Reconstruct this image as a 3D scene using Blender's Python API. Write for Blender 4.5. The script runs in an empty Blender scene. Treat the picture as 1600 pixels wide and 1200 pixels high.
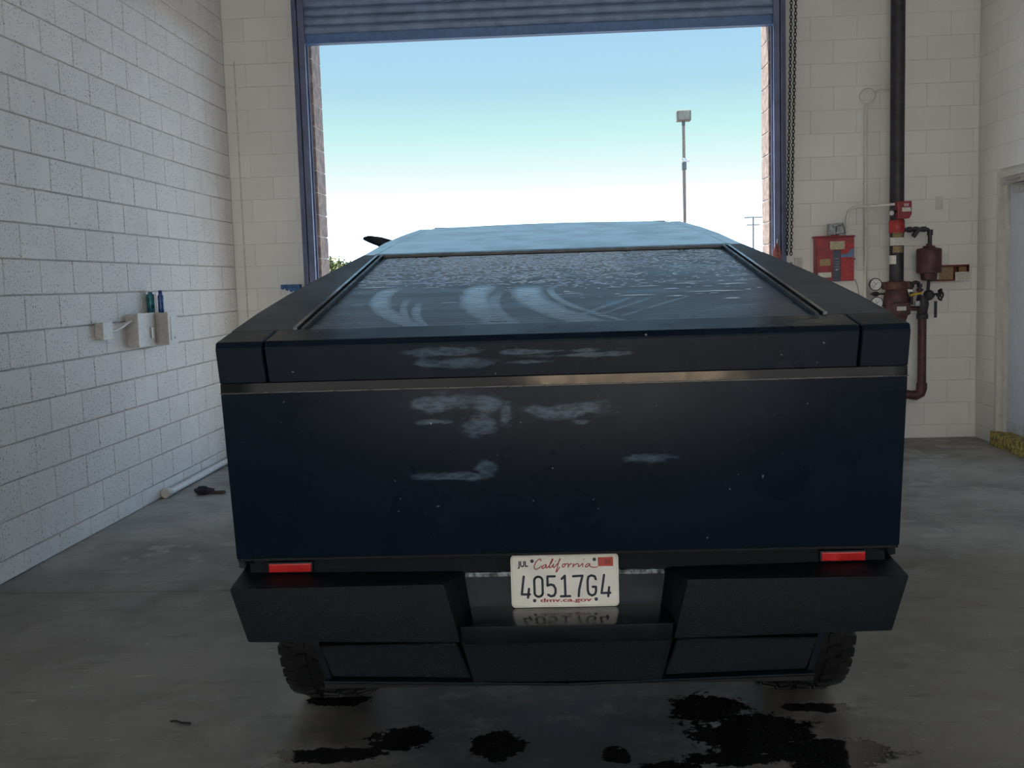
import bpy, bmesh, math, random
from mathutils import Vector, Matrix
random.seed(7)
sc = bpy.context.scene
COL = sc.collection
sin, cos, pi = math.sin, math.cos, math.pi

# ------------------------------------------------------------------ camera
YAW, PITCH, ROLL, FPX, CAMH = 0.0531, 0.0987, -0.0302, 1628.0, 1.54
_f = Vector((-sin(YAW)*cos(PITCH), cos(YAW)*cos(PITCH), -sin(PITCH)))
_r = Vector((cos(YAW), sin(YAW), 0)); _u = _r.cross(_f)
CR = _r*cos(ROLL)+_u*sin(ROLL); CU = -_r*sin(ROLL)+_u*cos(ROLL); CF = _f
CC = Vector((0, 0, CAMH))
cam = bpy.data.objects.new('camera', bpy.data.cameras.new('camera'))
COL.objects.link(cam)
cam.data.sensor_width = 36; cam.data.lens = FPX*36/1600
cam.data.clip_start = 0.05; cam.data.clip_end = 2000
m = Matrix((CR, CU, -CF)).transposed().to_4x4(); m.translation = CC
cam.matrix_world = m
sc.camera = cam
# ------------------------------------------------------------------ view + world + sun
sc.view_settings.view_transform = 'Standard'
sc.view_settings.look = 'None'
sc.view_settings.exposure = 0.0
sc.view_settings.gamma = 1.0
sc.view_settings.use_curve_mapping = False
wd = bpy.data.worlds.new('sky'); sc.world = wd; wd.use_nodes = True
nt = wd.node_tree; nt.nodes.clear()
tc = nt.nodes.new('ShaderNodeTexCoord'); sp = nt.nodes.new('ShaderNodeSeparateXYZ')
rp = nt.nodes.new('ShaderNodeValToRGB'); bg = nt.nodes.new('ShaderNodeBackground'); wo = nt.nodes.new('ShaderNodeOutputWorld')
nt.links.new(tc.outputs['Generated'], sp.inputs[0]); nt.links.new(sp.outputs['Z'], rp.inputs[0])
SKY = [(0.0, (6.5, 9.4, 13.0)), (.04, (5.2, 7.5, 10.4)), (.068, (2.2, 3.0, 3.9)), (.083, (.97, 1.02, 1.02)), (.108, (.76, .97, .96)), (.138, (.57, .90, .89)), (.174, (.45, .74, .87)), (.226, (.39, .67, .90)), (.40, (.37, .64, .96)), (1.0, (.30, .54, .96))]
el = rp.color_ramp.elements
el[0].position, el[0].color = SKY[0][0], (*SKY[0][1], 1)
el[1].position, el[1].color = SKY[-1][0], (*SKY[-1][1], 1)
for p, c in SKY[1:-1]:
    e = el.new(p); e.color = (*c, 1)
nt.links.new(rp.outputs[0], bg.inputs[0]); bg.inputs[1].default_value = 1.0
nt.links.new(bg.outputs[0], wo.inputs[0])
sun = bpy.data.objects.new('sun', bpy.data.lights.new('sun', 'SUN')); COL.objects.link(sun)
sun.data.energy = 28; sun.data.angle = math.radians(.6); sun.data.color = (1, .95, .88)
sun.rotation_euler = Vector((.15, -.35, -1.0)).to_track_quat('-Z', 'Y').to_euler()

# ------------------------------------------------------------------ helpers
def ray(px, py): return CR*((px-800)/FPX)+CU*((600-py)/FPX)+CF
def atY(px, py, Y): d = ray(px, py); return CC+d*(Y/d.y)
def atX(px, py, X): d = ray(px, py); return CC+d*(X/d.x)
def atZ(px, py, Z): d = ray(px, py); return CC+d*((Z-CAMH)/d.z)

MATS = {}
def nodes_of(name):
    m = bpy.data.materials.new(name); m.use_nodes = True
    MATS[name] = m
    return m, m.node_tree, m.node_tree.nodes['Principled BSDF']
def val(nt, x):
    return x
def mth(nt, op, a, b=None, c=None, clamp=False):
    n = nt.nodes.new('ShaderNodeMath'); n.operation = op; n.use_clamp = clamp
    for i, v in enumerate((a, b, c)):
        if v is None: continue
        if isinstance(v, (int, float)): n.inputs[i].default_value = v
        else: nt.links.new(v, n.inputs[i])
    return n.outputs[0]
def sstep(nt, v, a, b, lo=0., hi=1.):
    n = nt.nodes.new('ShaderNodeMapRange'); n.interpolation_type = 'SMOOTHSTEP'
    nt.links.new(v, n.inputs[0])
    for i, x in zip((1, 2, 3, 4), (a, b, lo, hi)): n.inputs[i].default_value = x
    return n.outputs[0]
def pos(nt):
    return nt.nodes.new('ShaderNodeNewGeometry').outputs['Position']
def objco(nt):
    return nt.nodes.new('ShaderNodeTexCoord').outputs['Object']
def scaled(nt, vec, s):
    n = nt.nodes.new('ShaderNodeMapping'); nt.links.new(vec, n.inputs[0]); n.inputs['Scale'].default_value = s
    return n.outputs[0]
def noise(nt, vec, scale, detail=3, rough=.5):
    n = nt.nodes.new('ShaderNodeTexNoise'); nt.links.new(vec, n.inputs['Vector'])
    n.inputs['Scale'].default_value = scale; n.inputs['Detail'].default_value = detail; n.inputs['Roughness'].default_value = rough
    return n.outputs[0]
def mixc(nt, fac, a, b):
    n = nt.nodes.new('ShaderNodeMix'); n.data_type = 'RGBA'
    if isinstance(fac, (int, float)): n.inputs[0].default_value = fac
    else: nt.links.new(fac, n.inputs[0])
    for i, v in ((6, a), (7, b)):
        if isinstance(v, tuple): n.inputs[i].default_value = (*v, 1)
        else: nt.links.new(v, n.inputs[i])
    return n.outputs[2]
def bump(nt, h, strength, dist=.01, nrm=None):
    n = nt.nodes.new('ShaderNodeBump'); nt.links.new(h, n.inputs['Height'])
    n.inputs['Strength'].default_value = strength; n.inputs['Distance'].default_value = dist
    if nrm is not None: nt.links.new(nrm, n.inputs['Normal'])
    return n.outputs[0]
def mat(name, col, rough=.5, metal=0, var=.12, vscale=20, bmp=0, bscale=200, spec=.5, coat=0):
    """painted / plastic / metal surface with a little procedural tone and gloss variation"""
    if name in MATS: return MATS[name]
    m, nt, b = nodes_of(name)
    p = pos(nt); n1 = noise(nt, p, vscale, 4, .6)
    d = tuple(c*(1-var*1.6) for c in col); l = tuple(min(1, c*(1+var)) for c in col)
    nt.links.new(mixc(nt, sstep(nt, n1, .3, .7), d, l), b.inputs['Base Color'])
    nt.links.new(sstep(nt, n1, .3, .7, max(.02, rough-.06), min(1, rough+.06)), b.inputs['Roughness'])
    b.inputs['Metallic'].default_value = metal; b.inputs['Specular IOR Level'].default_value = spec
    b.inputs['Coat Weight'].default_value = coat
    if bmp: nt.links.new(bump(nt, noise(nt, p, bscale, 2), bmp, .003), b.inputs['Normal'])
    return m

class MB:
    def __init__(s): s.v = []; s.f = []
    def add(s, vs, fs):
        o = len(s.v); s.v += [tuple(v) for v in vs]; s.f += [tuple(i+o for i in f) for f in fs]; return s
    def box(s, x0, x1, y0, y1, z0, z1, ch=0):
        if ch <= 0:
            vs = [(x, y, z) for z in (z0, z1) for y in (y0, y1) for x in (x0, x1)]
            return s.add(vs, [(0, 2, 3, 1), (4, 5, 7, 6), (0, 1, 5, 4), (2, 6, 7, 3), (0, 4, 6, 2), (1, 3, 7, 5)])
        bm = bmesh.new(); bmesh.ops.create_cube(bm, size=1)
        for v in bm.verts:
            v.co = Vector((x0 if v.co.x < 0 else x1, y0 if v.co.y < 0 else y1, z0 if v.co.z < 0 else z1))
        bmesh.ops.bevel(bm, geom=bm.edges[:], offset=ch, segments=2, affect='EDGES', profile=.5)
        bm.verts.index_update()
        s.add([v.co[:] for v in bm.verts], [[v.index for v in f.verts] for f in bm.faces]); bm.free(); return s
    def prism(s, poly, vec, cap=True):
        """poly: list of 3D points (planar), extruded by vec"""
        n = len(poly); vec = Vector(vec); P = [Vector(p) for p in poly]
        fs = [(i, (i+1) % n, n+(i+1) % n, n+i) for i in range(n)]
        if cap: fs += [tuple(range(n-1, -1, -1)), tuple(range(n, 2*n))]
        return s.add([p for p in P]+[p+vec for p in P], fs)
    def cyl(s, p0, p1, r, n=16, r1=None, cap=True):
        return s.tube([p0, p1], [r, r if r1 is None else r1], n, cap)
    def tube(s, pts, r, n=10, cap=True, closed=False):
        P = [Vector(p) for p in pts]; k = len(P)
        R = r if isinstance(r, (list, tuple)) else [r]*k
        rings = []; prev = None
        for i, p in enumerate(P):
            if closed: t = P[(i+1) % k]-P[i-1]
            else: t = P[min(i+1, k-1)]-P[max(i-1, 0)]
            t.normalize()
            if prev is None:
                a = Vector((0, 0, 1)) if abs(t.z) < .9 else Vector((1, 0, 0))
                prev = (a-t*a.dot(t)).normalized()
            else:
                prev = (prev-t*prev.dot(t)).normalized()
            b = t.cross(prev)
            rings.append([p+(prev*cos(2*pi*j/n)+b*sin(2*pi*j/n))*R[i] for j in range(n)])
        vs = [v for rg in rings for v in rg]; fs = []
        for i in range(k if closed else k-1):
            for j in range(n):
                a = i*n; c = ((i+1) % k)*n
                fs.append((a+j, a+(j+1) % n, c+(j+1) % n, c+j))
        if cap and not closed: fs += [tuple(range(n-1, -1, -1)), tuple(range((k-1)*n, k*n))]
        return s.add(vs, fs)
    def lathe(s, prof, origin, axis, n=24):
        """prof: (radius, height) along axis from origin"""
        o = Vector(origin); t = Vector(axis).normalized()
        a = Vector((0, 0, 1)) if abs(t.z) < .9 else Vector((1, 0, 0))
        e = (a-t*a.dot(t)).normalized(); b = t.cross(e); vs = []; fs = []
        for r, h in prof:
            vs += [o+t*h+(e*cos(2*pi*j/n)+b*sin(2*pi*j/n))*max(r, 1e-5) for j in range(n)]
        for i in range(len(prof)-1):
            for j in range(n):
                fs.append((i*n+j, i*n+(j+1) % n, (i+1)*n+(j+1) % n, (i+1)*n+j))
        fs += [tuple(range(n-1, -1, -1)), tuple(range((len(prof)-1)*n, len(prof)*n))]
        return s.add(vs, fs)
    def sphere(s, c, r, n=12, k=8, sc_=(1, 1, 1)):
        c = Vector(c); prof = [(r*sin(pi*i/k), -r*cos(pi*i/k)) for i in range(k+1)]
        o = len(s.v); s.lathe(prof, (0, 0, 0), (0, 0, 1), n)
        for i in range(o, len(s.v)):
            v = s.v[i]; s.v[i] = (c.x+v[0]*sc_[0], c.y+v[1]*sc_[1], c.z+v[2]*sc_[2])
        return s
    def ribbon(s, pts, w, nrm=(0, -1, 0), n=8):
        """flat stroke with round ends lying in the plane with normal nrm"""
        nrm = Vector(nrm); P = [Vector(p) for p in pts]
        for a, b in zip(P, P[1:]):
            t = (b-a)
            if t.length < 1e-7: continue
            sd = t.normalized().cross(nrm)*w/2
            s.add([a+sd, b+sd, b-sd, a-sd], [(0, 1, 2, 3)])
        for p in P:
            e = Vector((1, 0, 0)); q = nrm.cross(e)
            s.add([p+(e*cos(2*pi*j/n)+q*sin(2*pi*j/n))*w/2 for j in range(n)], [tuple(range(n))])
        return s
    def mesh(s, name, org=(0, 0, 0), smooth=False, fix=True):
        me = bpy.data.meshes.new(name); o = Vector(org)
        me.from_pydata([tuple(Vector(v)-o) for v in s.v], [], s.f)
        if fix:
            bm = bmesh.new(); bm.from_mesh(me); bmesh.ops.recalc_face_normals(bm, faces=bm.faces[:]); bm.to_mesh(me); bm.free()
        if smooth:
            me.polygons.foreach_set('use_smooth', [True]*len(me.polygons)); me.set_sharp_from_angle(angle=math.radians(38))
        me.update(); return me
    def build(s, name, material, parent=None, smooth=False, org=None, fix=True):
        if org is None: org = ORG.get(parent.name, (0, 0, 0)) if parent else (0, 0, 0)
        me = s.mesh(name, org, smooth, fix); me.materials.append(material)
        o = bpy.data.objects.new(name, me); COL.objects.link(o)
        if parent: o.parent = parent; ORG[o.name] = org
        else: o.location = org; ORG[o.name] = org
        return o
ORG = {}
def tag(o, label, cat, group=None):
    o['label'] = label; o['category'] = cat
    if group: o['group'] = group
    return o
def thing(name, label, cat, loc=(0, 0, 0), group=None, rotz=0):
    o = bpy.data.objects.new(name, None); COL.objects.link(o); o.location = loc; o.rotation_euler = (0, 0, rotz)
    o.empty_display_size = .1
    ORG[o.name] = (0, 0, 0) if rotz else tuple(loc)
    return tag(o, label, cat, group)
def struct(o): o['kind'] = 'structure'; return o
def text_mesh(body, size, xs=1.0, width=None, bold=0):
    cu = bpy.data.curves.new('lettering', 'FONT'); cu.body = body; cu.size = size; cu.align_x = 'CENTER'; cu.offset = bold
    o = bpy.data.objects.new('lettering', cu); COL.objects.link(o)
    dg = bpy.context.evaluated_depsgraph_get(); dg.update()
    me = bpy.data.meshes.new_from_object(o.evaluated_get(dg))
    if width: xs = width/(max(v.co.x for v in me.vertices)-min(v.co.x for v in me.vertices))
    vs = [(v.co.x*xs, v.co.y) for v in me.vertices]; fs = [tuple(p.vertices) for p in me.polygons]
    bpy.data.objects.remove(o); bpy.data.curves.remove(cu); bpy.data.meshes.remove(me)
    return vs, fs

# ------------------------------------------------------------------ room dimensions
WL, WR, WF, WB = -3.054, 3.70, 9.60, -3.6       # left, right, front (with the bay door), back
ZC = 5.6
CH = .2032; BL = .4064; Z0 = 1.541; J0 = 5.569  # block courses
OPL, OPR, OPT = -2.246, 1.86, 4.3               # bay opening

# ------------------------------------------------------------------ wall materials
def block_mat(name, col, pores):
    m, nt, b = nodes_of(name); p = pos(nt)
    oi = nt.nodes.new('ShaderNodeObjectInfo').outputs['Random']
    big = noise(nt, p, 1.3, 3); fine = noise(nt, p, 75, 3, .6); med = noise(nt, p, 9, 3)
    pit = mth(nt, 'MULTIPLY', sstep(nt, fine, .57, .64), sstep(nt, mth(nt, 'ADD', med, mth(nt, 'MULTIPLY', oi, .14)), .36, .60))
    pit = mth(nt, 'MULTIPLY', pit, pores)
    c = mixc(nt, sstep(nt, big, .3, .7), tuple(x*.94 for x in col), tuple(min(1, x*1.04) for x in col))
    c = mixc(nt, mth(nt, 'MULTIPLY', oi, .35), c, tuple(x*.86 for x in col))
    c = mixc(nt, pit, c, tuple(x*.38 for x in col))
    nt.links.new(c, b.inputs['Base Color']); b.inputs['Roughness'].default_value = .62; b.inputs['Specular IOR Level'].default_value = .3
    h = mth(nt, 'SUBTRACT', mth(nt, 'MULTIPLY', noise(nt, p, 160, 2), .3), pit)
    nt.links.new(bump(nt, h, .35, .004), b.inputs['Normal'])
    return m
M_BLK = block_mat('painted_block', (.73, .73, .72), 1.0)
M_BLKF = block_mat('painted_block_smooth', (.80, .79, .75), .10)
M_MORTF = mat('painted_over_mortar', (.66, .64, .585), .7, var=.1, vscale=6)
M_MORT = mat('painted_mortar', (.43, .42, .39), .8, var=.15, vscale=6)
M_CEIL = mat('ceiling_deck', (.33, .33, .33), .7, vscale=3)

# ------------------------------------------------------------------ floor
def floor_mat():
    m, nt, b = nodes_of('stained_concrete'); p = pos(nt)
    s = nt.nodes.new('ShaderNodeSeparateXYZ'); nt.links.new(p, s.inputs[0]); X, Y = s.outputs[0], s.outputs[1]
    big = noise(nt, p, .9, 5, .6); mid = noise(nt, p, 3.5, 6, .65); fin = noise(nt, p, 45, 3, .6); st = noise(nt, scaled(nt, p, (1.2, 4, 1)), 2.2, 5, .7)
    c = mixc(nt, sstep(nt, big, .35, .68), (.155, .15, .14), (.40, .39, .37))
    c = mixc(nt, mth(nt, 'MULTIPLY', sstep(nt, mid, .50, .66), .7), c, (.47, .46, .44))
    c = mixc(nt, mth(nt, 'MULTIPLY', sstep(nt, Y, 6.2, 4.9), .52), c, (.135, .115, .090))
    c = mixc(nt, mth(nt, 'MULTIPLY', sstep(nt, st, .55, .75), .65), c, (.075, .068, .06))
    c = mixc(nt, mth(nt, 'MULTIPLY', sstep(nt, fin, .62, .75), .5), c, (.07, .065, .06))
    sc_ = mth(nt, 'MULTIPLY', sstep(nt, noise(nt, scaled(nt, p, (1, 2.6, 1)), 6.5, 5, .75), .60, .70), sstep(nt, big, .42, .58))
    c = mixc(nt, mth(nt, 'MULTIPLY', sc_, .45), c, (.55, .53, .48))
    wn = noise(nt, p, 7, 6, .7); wn2 = noise(nt, p, 30, 4, .7)
    wob = mth(nt, 'ADD', mth(nt, 'MULTIPLY', mth(nt, 'SUBTRACT', wn, .5), 1.9), mth(nt, 'MULTIPLY', mth(nt, 'SUBTRACT', wn2, .5), .9))
    def blob(cx, cy, rx, ry, soft=.25):
        dx = mth(nt, 'DIVIDE', mth(nt, 'SUBTRACT', X, cx), rx); dy = mth(nt, 'DIVIDE', mth(nt, 'SUBTRACT', Y, cy), ry)
        d = mth(nt, 'SQRT', mth(nt, 'ADD', mth(nt, 'MULTIPLY', dx, dx), mth(nt, 'MULTIPLY', dy, dy)))
        return sstep(nt, mth(nt, 'ADD', d, wob), 1.0, 1.0-soft)
    bl = [(-.80, 3.26, .22, .07), (-.60, 3.40, .11, .11), (-.27, 3.33, .10, .12), (.47, 3.62, .13, .16), (.60, 3.40, .24, .20), (.80, 3.26, .26, .13),
          (.85, 3.62, .14, .05), (.52, 3.22, .2, .06), (-.88, 3.72, .14, .05), (.13, 3.25, .05, .06), (.30, 3.16, .12, .05)]
    wet = None
    for a in bl:
        w = blob(*a); wet = w if wet is None else mth(nt, 'MAXIMUM', wet, w)
    damp_shade = blob(0.0, 3.3, 1.25, .8, .9)  # damp concrete, darkened further for the shade around the truck's tail
    c = mixc(nt, mth(nt, 'MULTIPLY', damp_shade, .86), c, (.038, .036, .034))
    c = mixc(nt, mth(nt, 'MULTIPLY', wet, .96), c, (.008, .008, .009))
    sud = mth(nt, 'MULTIPLY', sstep(nt, noise(nt, p, 130, 2, .6), .68, .72), sstep(nt, wet, .4, .9))
    c = mixc(nt, mth(nt, 'MULTIPLY', sud, .5), c, (.55, .57, .6))
    nt.links.new(c, b.inputs['Base Color'])
    r = mth(nt, 'ADD', sstep(nt, mid, .3, .7, .42, .62), mth(nt, 'MULTIPLY', damp_shade, -.14))
    r = mth(nt, 'MAXIMUM', mth(nt, 'SUBTRACT', r, mth(nt, 'MULTIPLY', wet, .5)), .05)
    nt.links.new(r, b.inputs['Roughness'])
    h = mth(nt, 'ADD', mth(nt, 'MULTIPLY', mid, .5), mth(nt, 'MULTIPLY', fin, .12))
    nt.links.new(bump(nt, h, .25, .01), b.inputs['Normal'])
    return m
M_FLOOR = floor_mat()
fl = struct(MB().box(WL-.2, WR+.2, WB-.2, WF+.3, -.25, -.05).build('floor', mat('slab_bed', (.05, .048, .045), .9)))
for (x0, x1) in ((WL-.1, WR+.1),):
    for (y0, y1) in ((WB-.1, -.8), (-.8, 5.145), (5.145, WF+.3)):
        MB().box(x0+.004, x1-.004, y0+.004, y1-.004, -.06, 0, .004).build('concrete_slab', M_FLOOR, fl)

# ------------------------------------------------------------------ block walls
_bm = {}
def block_mesh(w, h, material, fill=False):
    """one block face, chamfered, local: x along wall, y out of wall (front at y=0), z up"""
    k = (round(w, 4), round(h, 4), material.name)
    if k in _bm: return _bm[k]
    a, z, c, d = (w/2-.0012, h/2-.0014, .0022, .016) if material.name.endswith('smooth') else (w/2-.0035, h/2-.0035, .0045, .016)
    vs = [(-a+c, 0, -z+c), (a-c, 0, -z+c), (a-c, 0, z-c), (-a+c, 0, z-c), (-a, -c, -z), (a, -c, -z), (a, -c, z), (-a, -c, z), (-a, -d, -z), (a, -d, -z), (a, -d, z), (-a, -d, z)]
    fs = [(0, 1, 2, 3)]+[(i, 4+i, 4+(i+1) % 4, (i+1) % 4) for i in range(4)]+[(4+i, 8+i, 8+(i+1) % 4, 4+(i+1) % 4) for i in range(4)]
    mb = MB(); mb.add(vs, fs); me = mb.mesh('concrete_block', fix=False); me.materials.append(material)
    bm = bmesh.new(); bm.from_mesh(me); bmesh.ops.recalc_face_normals(bm, faces=bm.faces[:])
    bm.faces.ensure_lookup_table()
    if bm.faces[0].normal.y < 0: bmesh.ops.reverse_faces(bm, faces=bm.faces[:])
    bm.to_mesh(me); bm.free(); _bm[k] = me
    return me
def seen(P):
    d = Vector(P)-CC; z = d.dot(CF)
    if z < .3: return False
    x = 800+FPX*d.dot(CR)/z; y = 600-FPX*d.dot(CU)/z
    return -25 < x < 1625 and -40 < y < 1240
def lay(wall, s0, s1, place, rot, material, phase, holes=(), ztop=ZC):
    """courses of blocks between s0 and s1 along the wall; in-frame blocks are parts, the rest one joined part"""
    rest = MB(); k = 7
    while True:
        zb = Z0-CH*(k+1); zt = zb+CH
        if zb > ztop-.02: break
        zb2 = max(zb, 0.0); zt2 = min(zt, ztop)
        off = phase+(0 if k % 2 else .5)*BL
        n0 = math.floor((s0-off)/BL)-1; n = n0
        while off+n*BL < s1:
            a, b = off+n*BL, off+(n+1)*BL; n += 1
            segs = [(max(a, s0), min(b, s1))]
            for (h0, h1, hz0, hz1) in holes:
                zm = (zb2+zt2)/2
                if hz0 <= zm <= hz1:
                    new = []
                    for (p, q) in segs:
                        if q <= h0 or p >= h1: new.append((p, q)); continue
                        if p < h0: new.append((p, h0))
                        if q > h1: new.append((h1, q))
                    segs = new
            for (p, q) in segs:
                if q-p < .03: continue
                c = place((p+q)/2, (zb2+zt2)/2); me = block_mesh(q-p, zt2-zb2, material)
                vis = any(seen(place(s, z)) for s in (p, q) for z in (zb2, zt2))
                if vis:
                    o = bpy.data.objects.new('concrete_block', me); COL.objects.link(o); o.parent = wall
                    o.location = c; o.rotation_euler = (0, 0, rot)
                else:
                    M = Matrix.Translation(c) @ Matrix.Rotation(rot, 4, 'Z')
                    rest.add([M @ v.co for v in me.vertices], [tuple(f.vertices) for f in me.polygons])
        k -= 1
    if rest.f:
        o = rest.build('block_courses', material, wall, fix=False); o['kind'] = 'stuff'
g = .009; gf = .0035
wl = struct(MB().box(WL-.25, WL-g, WB-.25, WF+.3, -.05, ZC).build('wall_left', M_MORT))
lay(wl, WB, WF, lambda s, z: Vector((WL, s, z)), -pi/2, M_BLK, J0)
# front wall with the bay opening
mb = MB(); mb.box(WL-.25, OPL, WF+gf, WF+.30, -.05, ZC); mb.box(OPR, WR+.25, WF+gf, WF+.30, -.05, ZC); mb.box(OPL, OPR, WF+gf, WF+.30, OPT, ZC)
wf = struct(mb.build('wall_front', M_MORTF))
lay(wf, WL, WR, lambda s, z: Vector((s, WF, z)), pi, M_BLKF, OPL-BL*5, holes=((OPL-.02, OPR+.02, -1, OPT),))
# brown masonry reveal and outer face of the opening
M_BROWN = mat('brown_masonry', (.36, .27, .23), .8, var=.25, vscale=14, bmp=.4, bscale=60)
mb = MB()
for xa, xb in ((OPL-.1, OPL+.006), (OPR-.006, OPR+.1)):
    for i in range(22):
        mb.box(xa, xb, WF-.004, WF+.33, i*.2+.004, i*.2+.196, .004)
struct(mb.build('trim_1', M_BROWN))
# right wall with a raised personnel door
DY0, DY1, DZ0, DZ1 = 8.02, 9.13, .125, 2.33
mb = MB(); mb.box(WR+gf, WR+.25, WB-.25, DY0, -.05, ZC); mb.box(WR+gf, WR+.25, DY1, WF+.3, -.05, ZC); mb.box(WR+gf, WR+.25, DY0, DY1, DZ1, ZC); mb.box(WR+gf, WR+.25, DY0, DY1, -.05, .0)
wr = struct(mb.build('wall_right', M_MORTF))
lay(wr, WB, WF, lambda s, z: Vector((WR, s, z)), pi/2, M_BLKF, J0, holes=((DY0, DY1, -1, DZ1),))
# back wall behind the camera with its own open bay
BOL, BOR, BOT = -2.6, 3.2, 4.6
mb = MB(); mb.box(WL-.25, BOL, WB-.25, WB, -.05, ZC); mb.box(BOR, WR+.25, WB-.25, WB, -.05, ZC); mb.box(BOL, BOR, WB-.25, WB, BOT, ZC)
struct(mb.build('wall_back', M_BLKF))
struct(MB().box(WL-.25, WR+.25, WB-.25, WF+.3, ZC, ZC+.2).build('ceiling', M_CEIL))

# personnel door
M_FRAME = mat('cream_frame_paint', (.58, .56, .51), .45, var=.06)
M_DOORP = mat('pale_blue_grey_door_paint', (.52, .55, .60), .42, var=.05)
M_STEEL = mat('brushed_steel', (.5, .5, .5), .35, .8)
d2 = bpy.data.objects.new('door_2', None); COL.objects.link(d2); d2.location = (WR, (DY0+DY1)/2, DZ0); struct(d2); ORG['door_2'] = tuple(d2.location)
fr = MB()
for y0, y1 in ((DY0, DY0+.055), (DY1-.055, DY1)):
    fr.box(WR-.03, WR+.10, y0, y1, DZ0, DZ1, .004)
fr.box(WR-.03, WR+.10, DY0+.05, DY1-.05, DZ1-.055, DZ1, .004)
for y0, y1 in ((DY0+.05, DY0+.11), (DY1-.11, DY1-.05)):
    fr.box(WR+.012, WR+.10, y0, y1, DZ0, DZ1-.05, .003)
fr.box(WR+.012, WR+.10, DY0+.1, DY1-.1, DZ1-.11, DZ1-.05, .003)
fr.build('door_frame', M_FRAME, d2)
MB().box(WR+.04, WR+.085, DY0+.112, DY1-.112, DZ0+.012, DZ1-.113, .003).build('door_leaf', M_DOORP, d2)
MB().box(WR+.034, WR+.04, DY0+.12, DY1-.12, DZ0+.015, DZ0+.10, .001).build('kick_plate', mat('kick_plate_grey', (.5, .53, .57), .35, .3), d2)
cl = MB().box(WR-.03, WR+.04, DY1-.75, DY1-.30, DZ1-.20, DZ1-.145, .008).build('door_closer', M_STEEL, d2)
MB().tube([(WR-.01, DY1-.45, DZ1-.14), (WR-.03, DY1-.25, DZ1-.125), (WR-.035, DY1-.13, DZ1-.12), (WR-.01, DY1-.16, DZ1-.09), (WR-.012, DY1-.4, DZ1-.085)], .008, 8).build('closer_arm', M_STEEL, cl, True)
st = MB().box(WR-.055, WR+.12, DY0-.03, DY1+.01, 0, DZ0-.002, .008)
struct(st.build('trim_2', mat('worn_yellow_kerb_paint', (.38, .29, .07), .75, var=.5, vscale=25, bmp=.5, bscale=50)))

# ------------------------------------------------------------------ rolling bay door
M_BLUE = mat('blue_door_steel', (.24, .32, .48), .42, .1, var=.12, vscale=6)
M_BLUE2 = mat('blue_violet_guide_paint', (.135, .155, .26), .5, .1, var=.15, vscale=5)
door = bpy.data.objects.new('door_1', None); COL.objects.link(door); door.location = ((OPL+OPR)/2, WF-.1, 0); struct(door); ORG['door_1'] = tuple(door.location)
CB = 3.70
def guide(x0, x1, xin):
    mb = MB(); mb.box(x0, x1, WF-.13, WF-.012, 0, 5.0, .004)
    mb.box(min(xin, xin+.0), max(xin, xin)+.018, WF-.16, WF-.13, 0, 5.0) if False else None
    return mb
gl = MB().box(-2.398, -2.262, WF-.05, WF-.006, 0, 5.0, .003); gl.box(-2.33, -2.262, WF-.16, WF-.125, 0, 5.0, .003); gl.box(-2.34, -2.315, WF-.16, WF-.04, 0, 5.0, .003)
gl.build('guide_channel', M_BLUE2, door)
gr = MB().box(1.872, 2.0, WF-.05, WF-.006, 0, 5.0, .003); gr.box(1.872, 1.935, WF-.16, WF-.125, 0, 5.0, .003); gr.box(1.92, 1.945, WF-.16, WF-.04, 0, 5.0, .003)
gr.build('guide_channel', M_BLUE2, door)
# curtain slats: curved profile, one mesh shared
SP = .078
prof = [(-.006, 0), (-.022, .012), (-.030, .030), (-.030, .046), (-.022, .064), (-.006, .074), (-.002, .078), (.004, .078), (.004, 0)]
sm = MB(); sm.prism([(-2.312, WF-.085+a, b) for a, b in prof], (4.23, 0, 0)); sme = sm.mesh('curtain_slat', (0, 0, 0), False); sme.materials.append(M_BLUE)
for i in range(14):
    o = bpy.data.objects.new('curtain_slat', sme); COL.objects.link(o); o.parent = door
    o.location = -Vector(ORG['door_1'])+Vector((0, 0, CB+.085+i*SP))
bb = MB().box(-2.312, 1.918, WF-.095, WF-.075, CB, CB+.088, .003); bb.box(-2.312, 1.918, WF-.125, WF-.045, CB, CB+.012, .002)
bb.build('bottom_bar', mat('deep_blue_bar_paint', (.11, .22, .45), .4, .1), door)
MB().lathe([(.30, 0), (.30, 4.5)], (-2.42, WF-.42, 5.15), (1, 0, 0), 20).build('coil_hood', M_BLUE, door, True)

# hoist chain: two strands of oval links
M_CHAIN = mat('dark_chain_steel', (.03, .03, .032), .4, .7)
hch = thing('hoist_chain', 'black steel hoist chain loop hanging beside the right blue door guide', 'chain', (2.08, WF-.11, 1.4))
def link(ch, c, wide):
    pts = []
    for j in range(10):
        a = 2*pi*j/10; x = .0105*cos(a); z = .019*sin(a)
        pts.append(Vector(c)+(Vector((x, 0, z)) if wide else Vector((x*.45, x*.9, z))))
    ch.tube(pts, .0042, 5, closed=True)
for px0, px1, ph in ((1236.5, 1230, 0), (1243.5, 1236, 1)):
    ch = MB(); a = atY(px0, 0, WF-.11); b = atY(px1, 396, WF-.11); a = a+(a-b)*.30
    n = int((a-b).length/.0295)
    for i in range(n+1): link(ch, a.lerp(b, i/n), (i+ph) % 2)
    ch.build('chain_strand', M_CHAIN, hch, True)['kind'] = 'stuff'
ch = MB(); a = atY(1230, 397, WF-.11); b = atY(1236, 397, WF-.11)
for i in range(1, 24):
    t = i/24; link(ch, a.lerp(b, t)+Vector((0, 0, -.32*sin(pi*t)**.6)), i % 2)
ch.build('chain_bight', M_CHAIN, hch, True)['kind'] = 'stuff'

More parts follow.
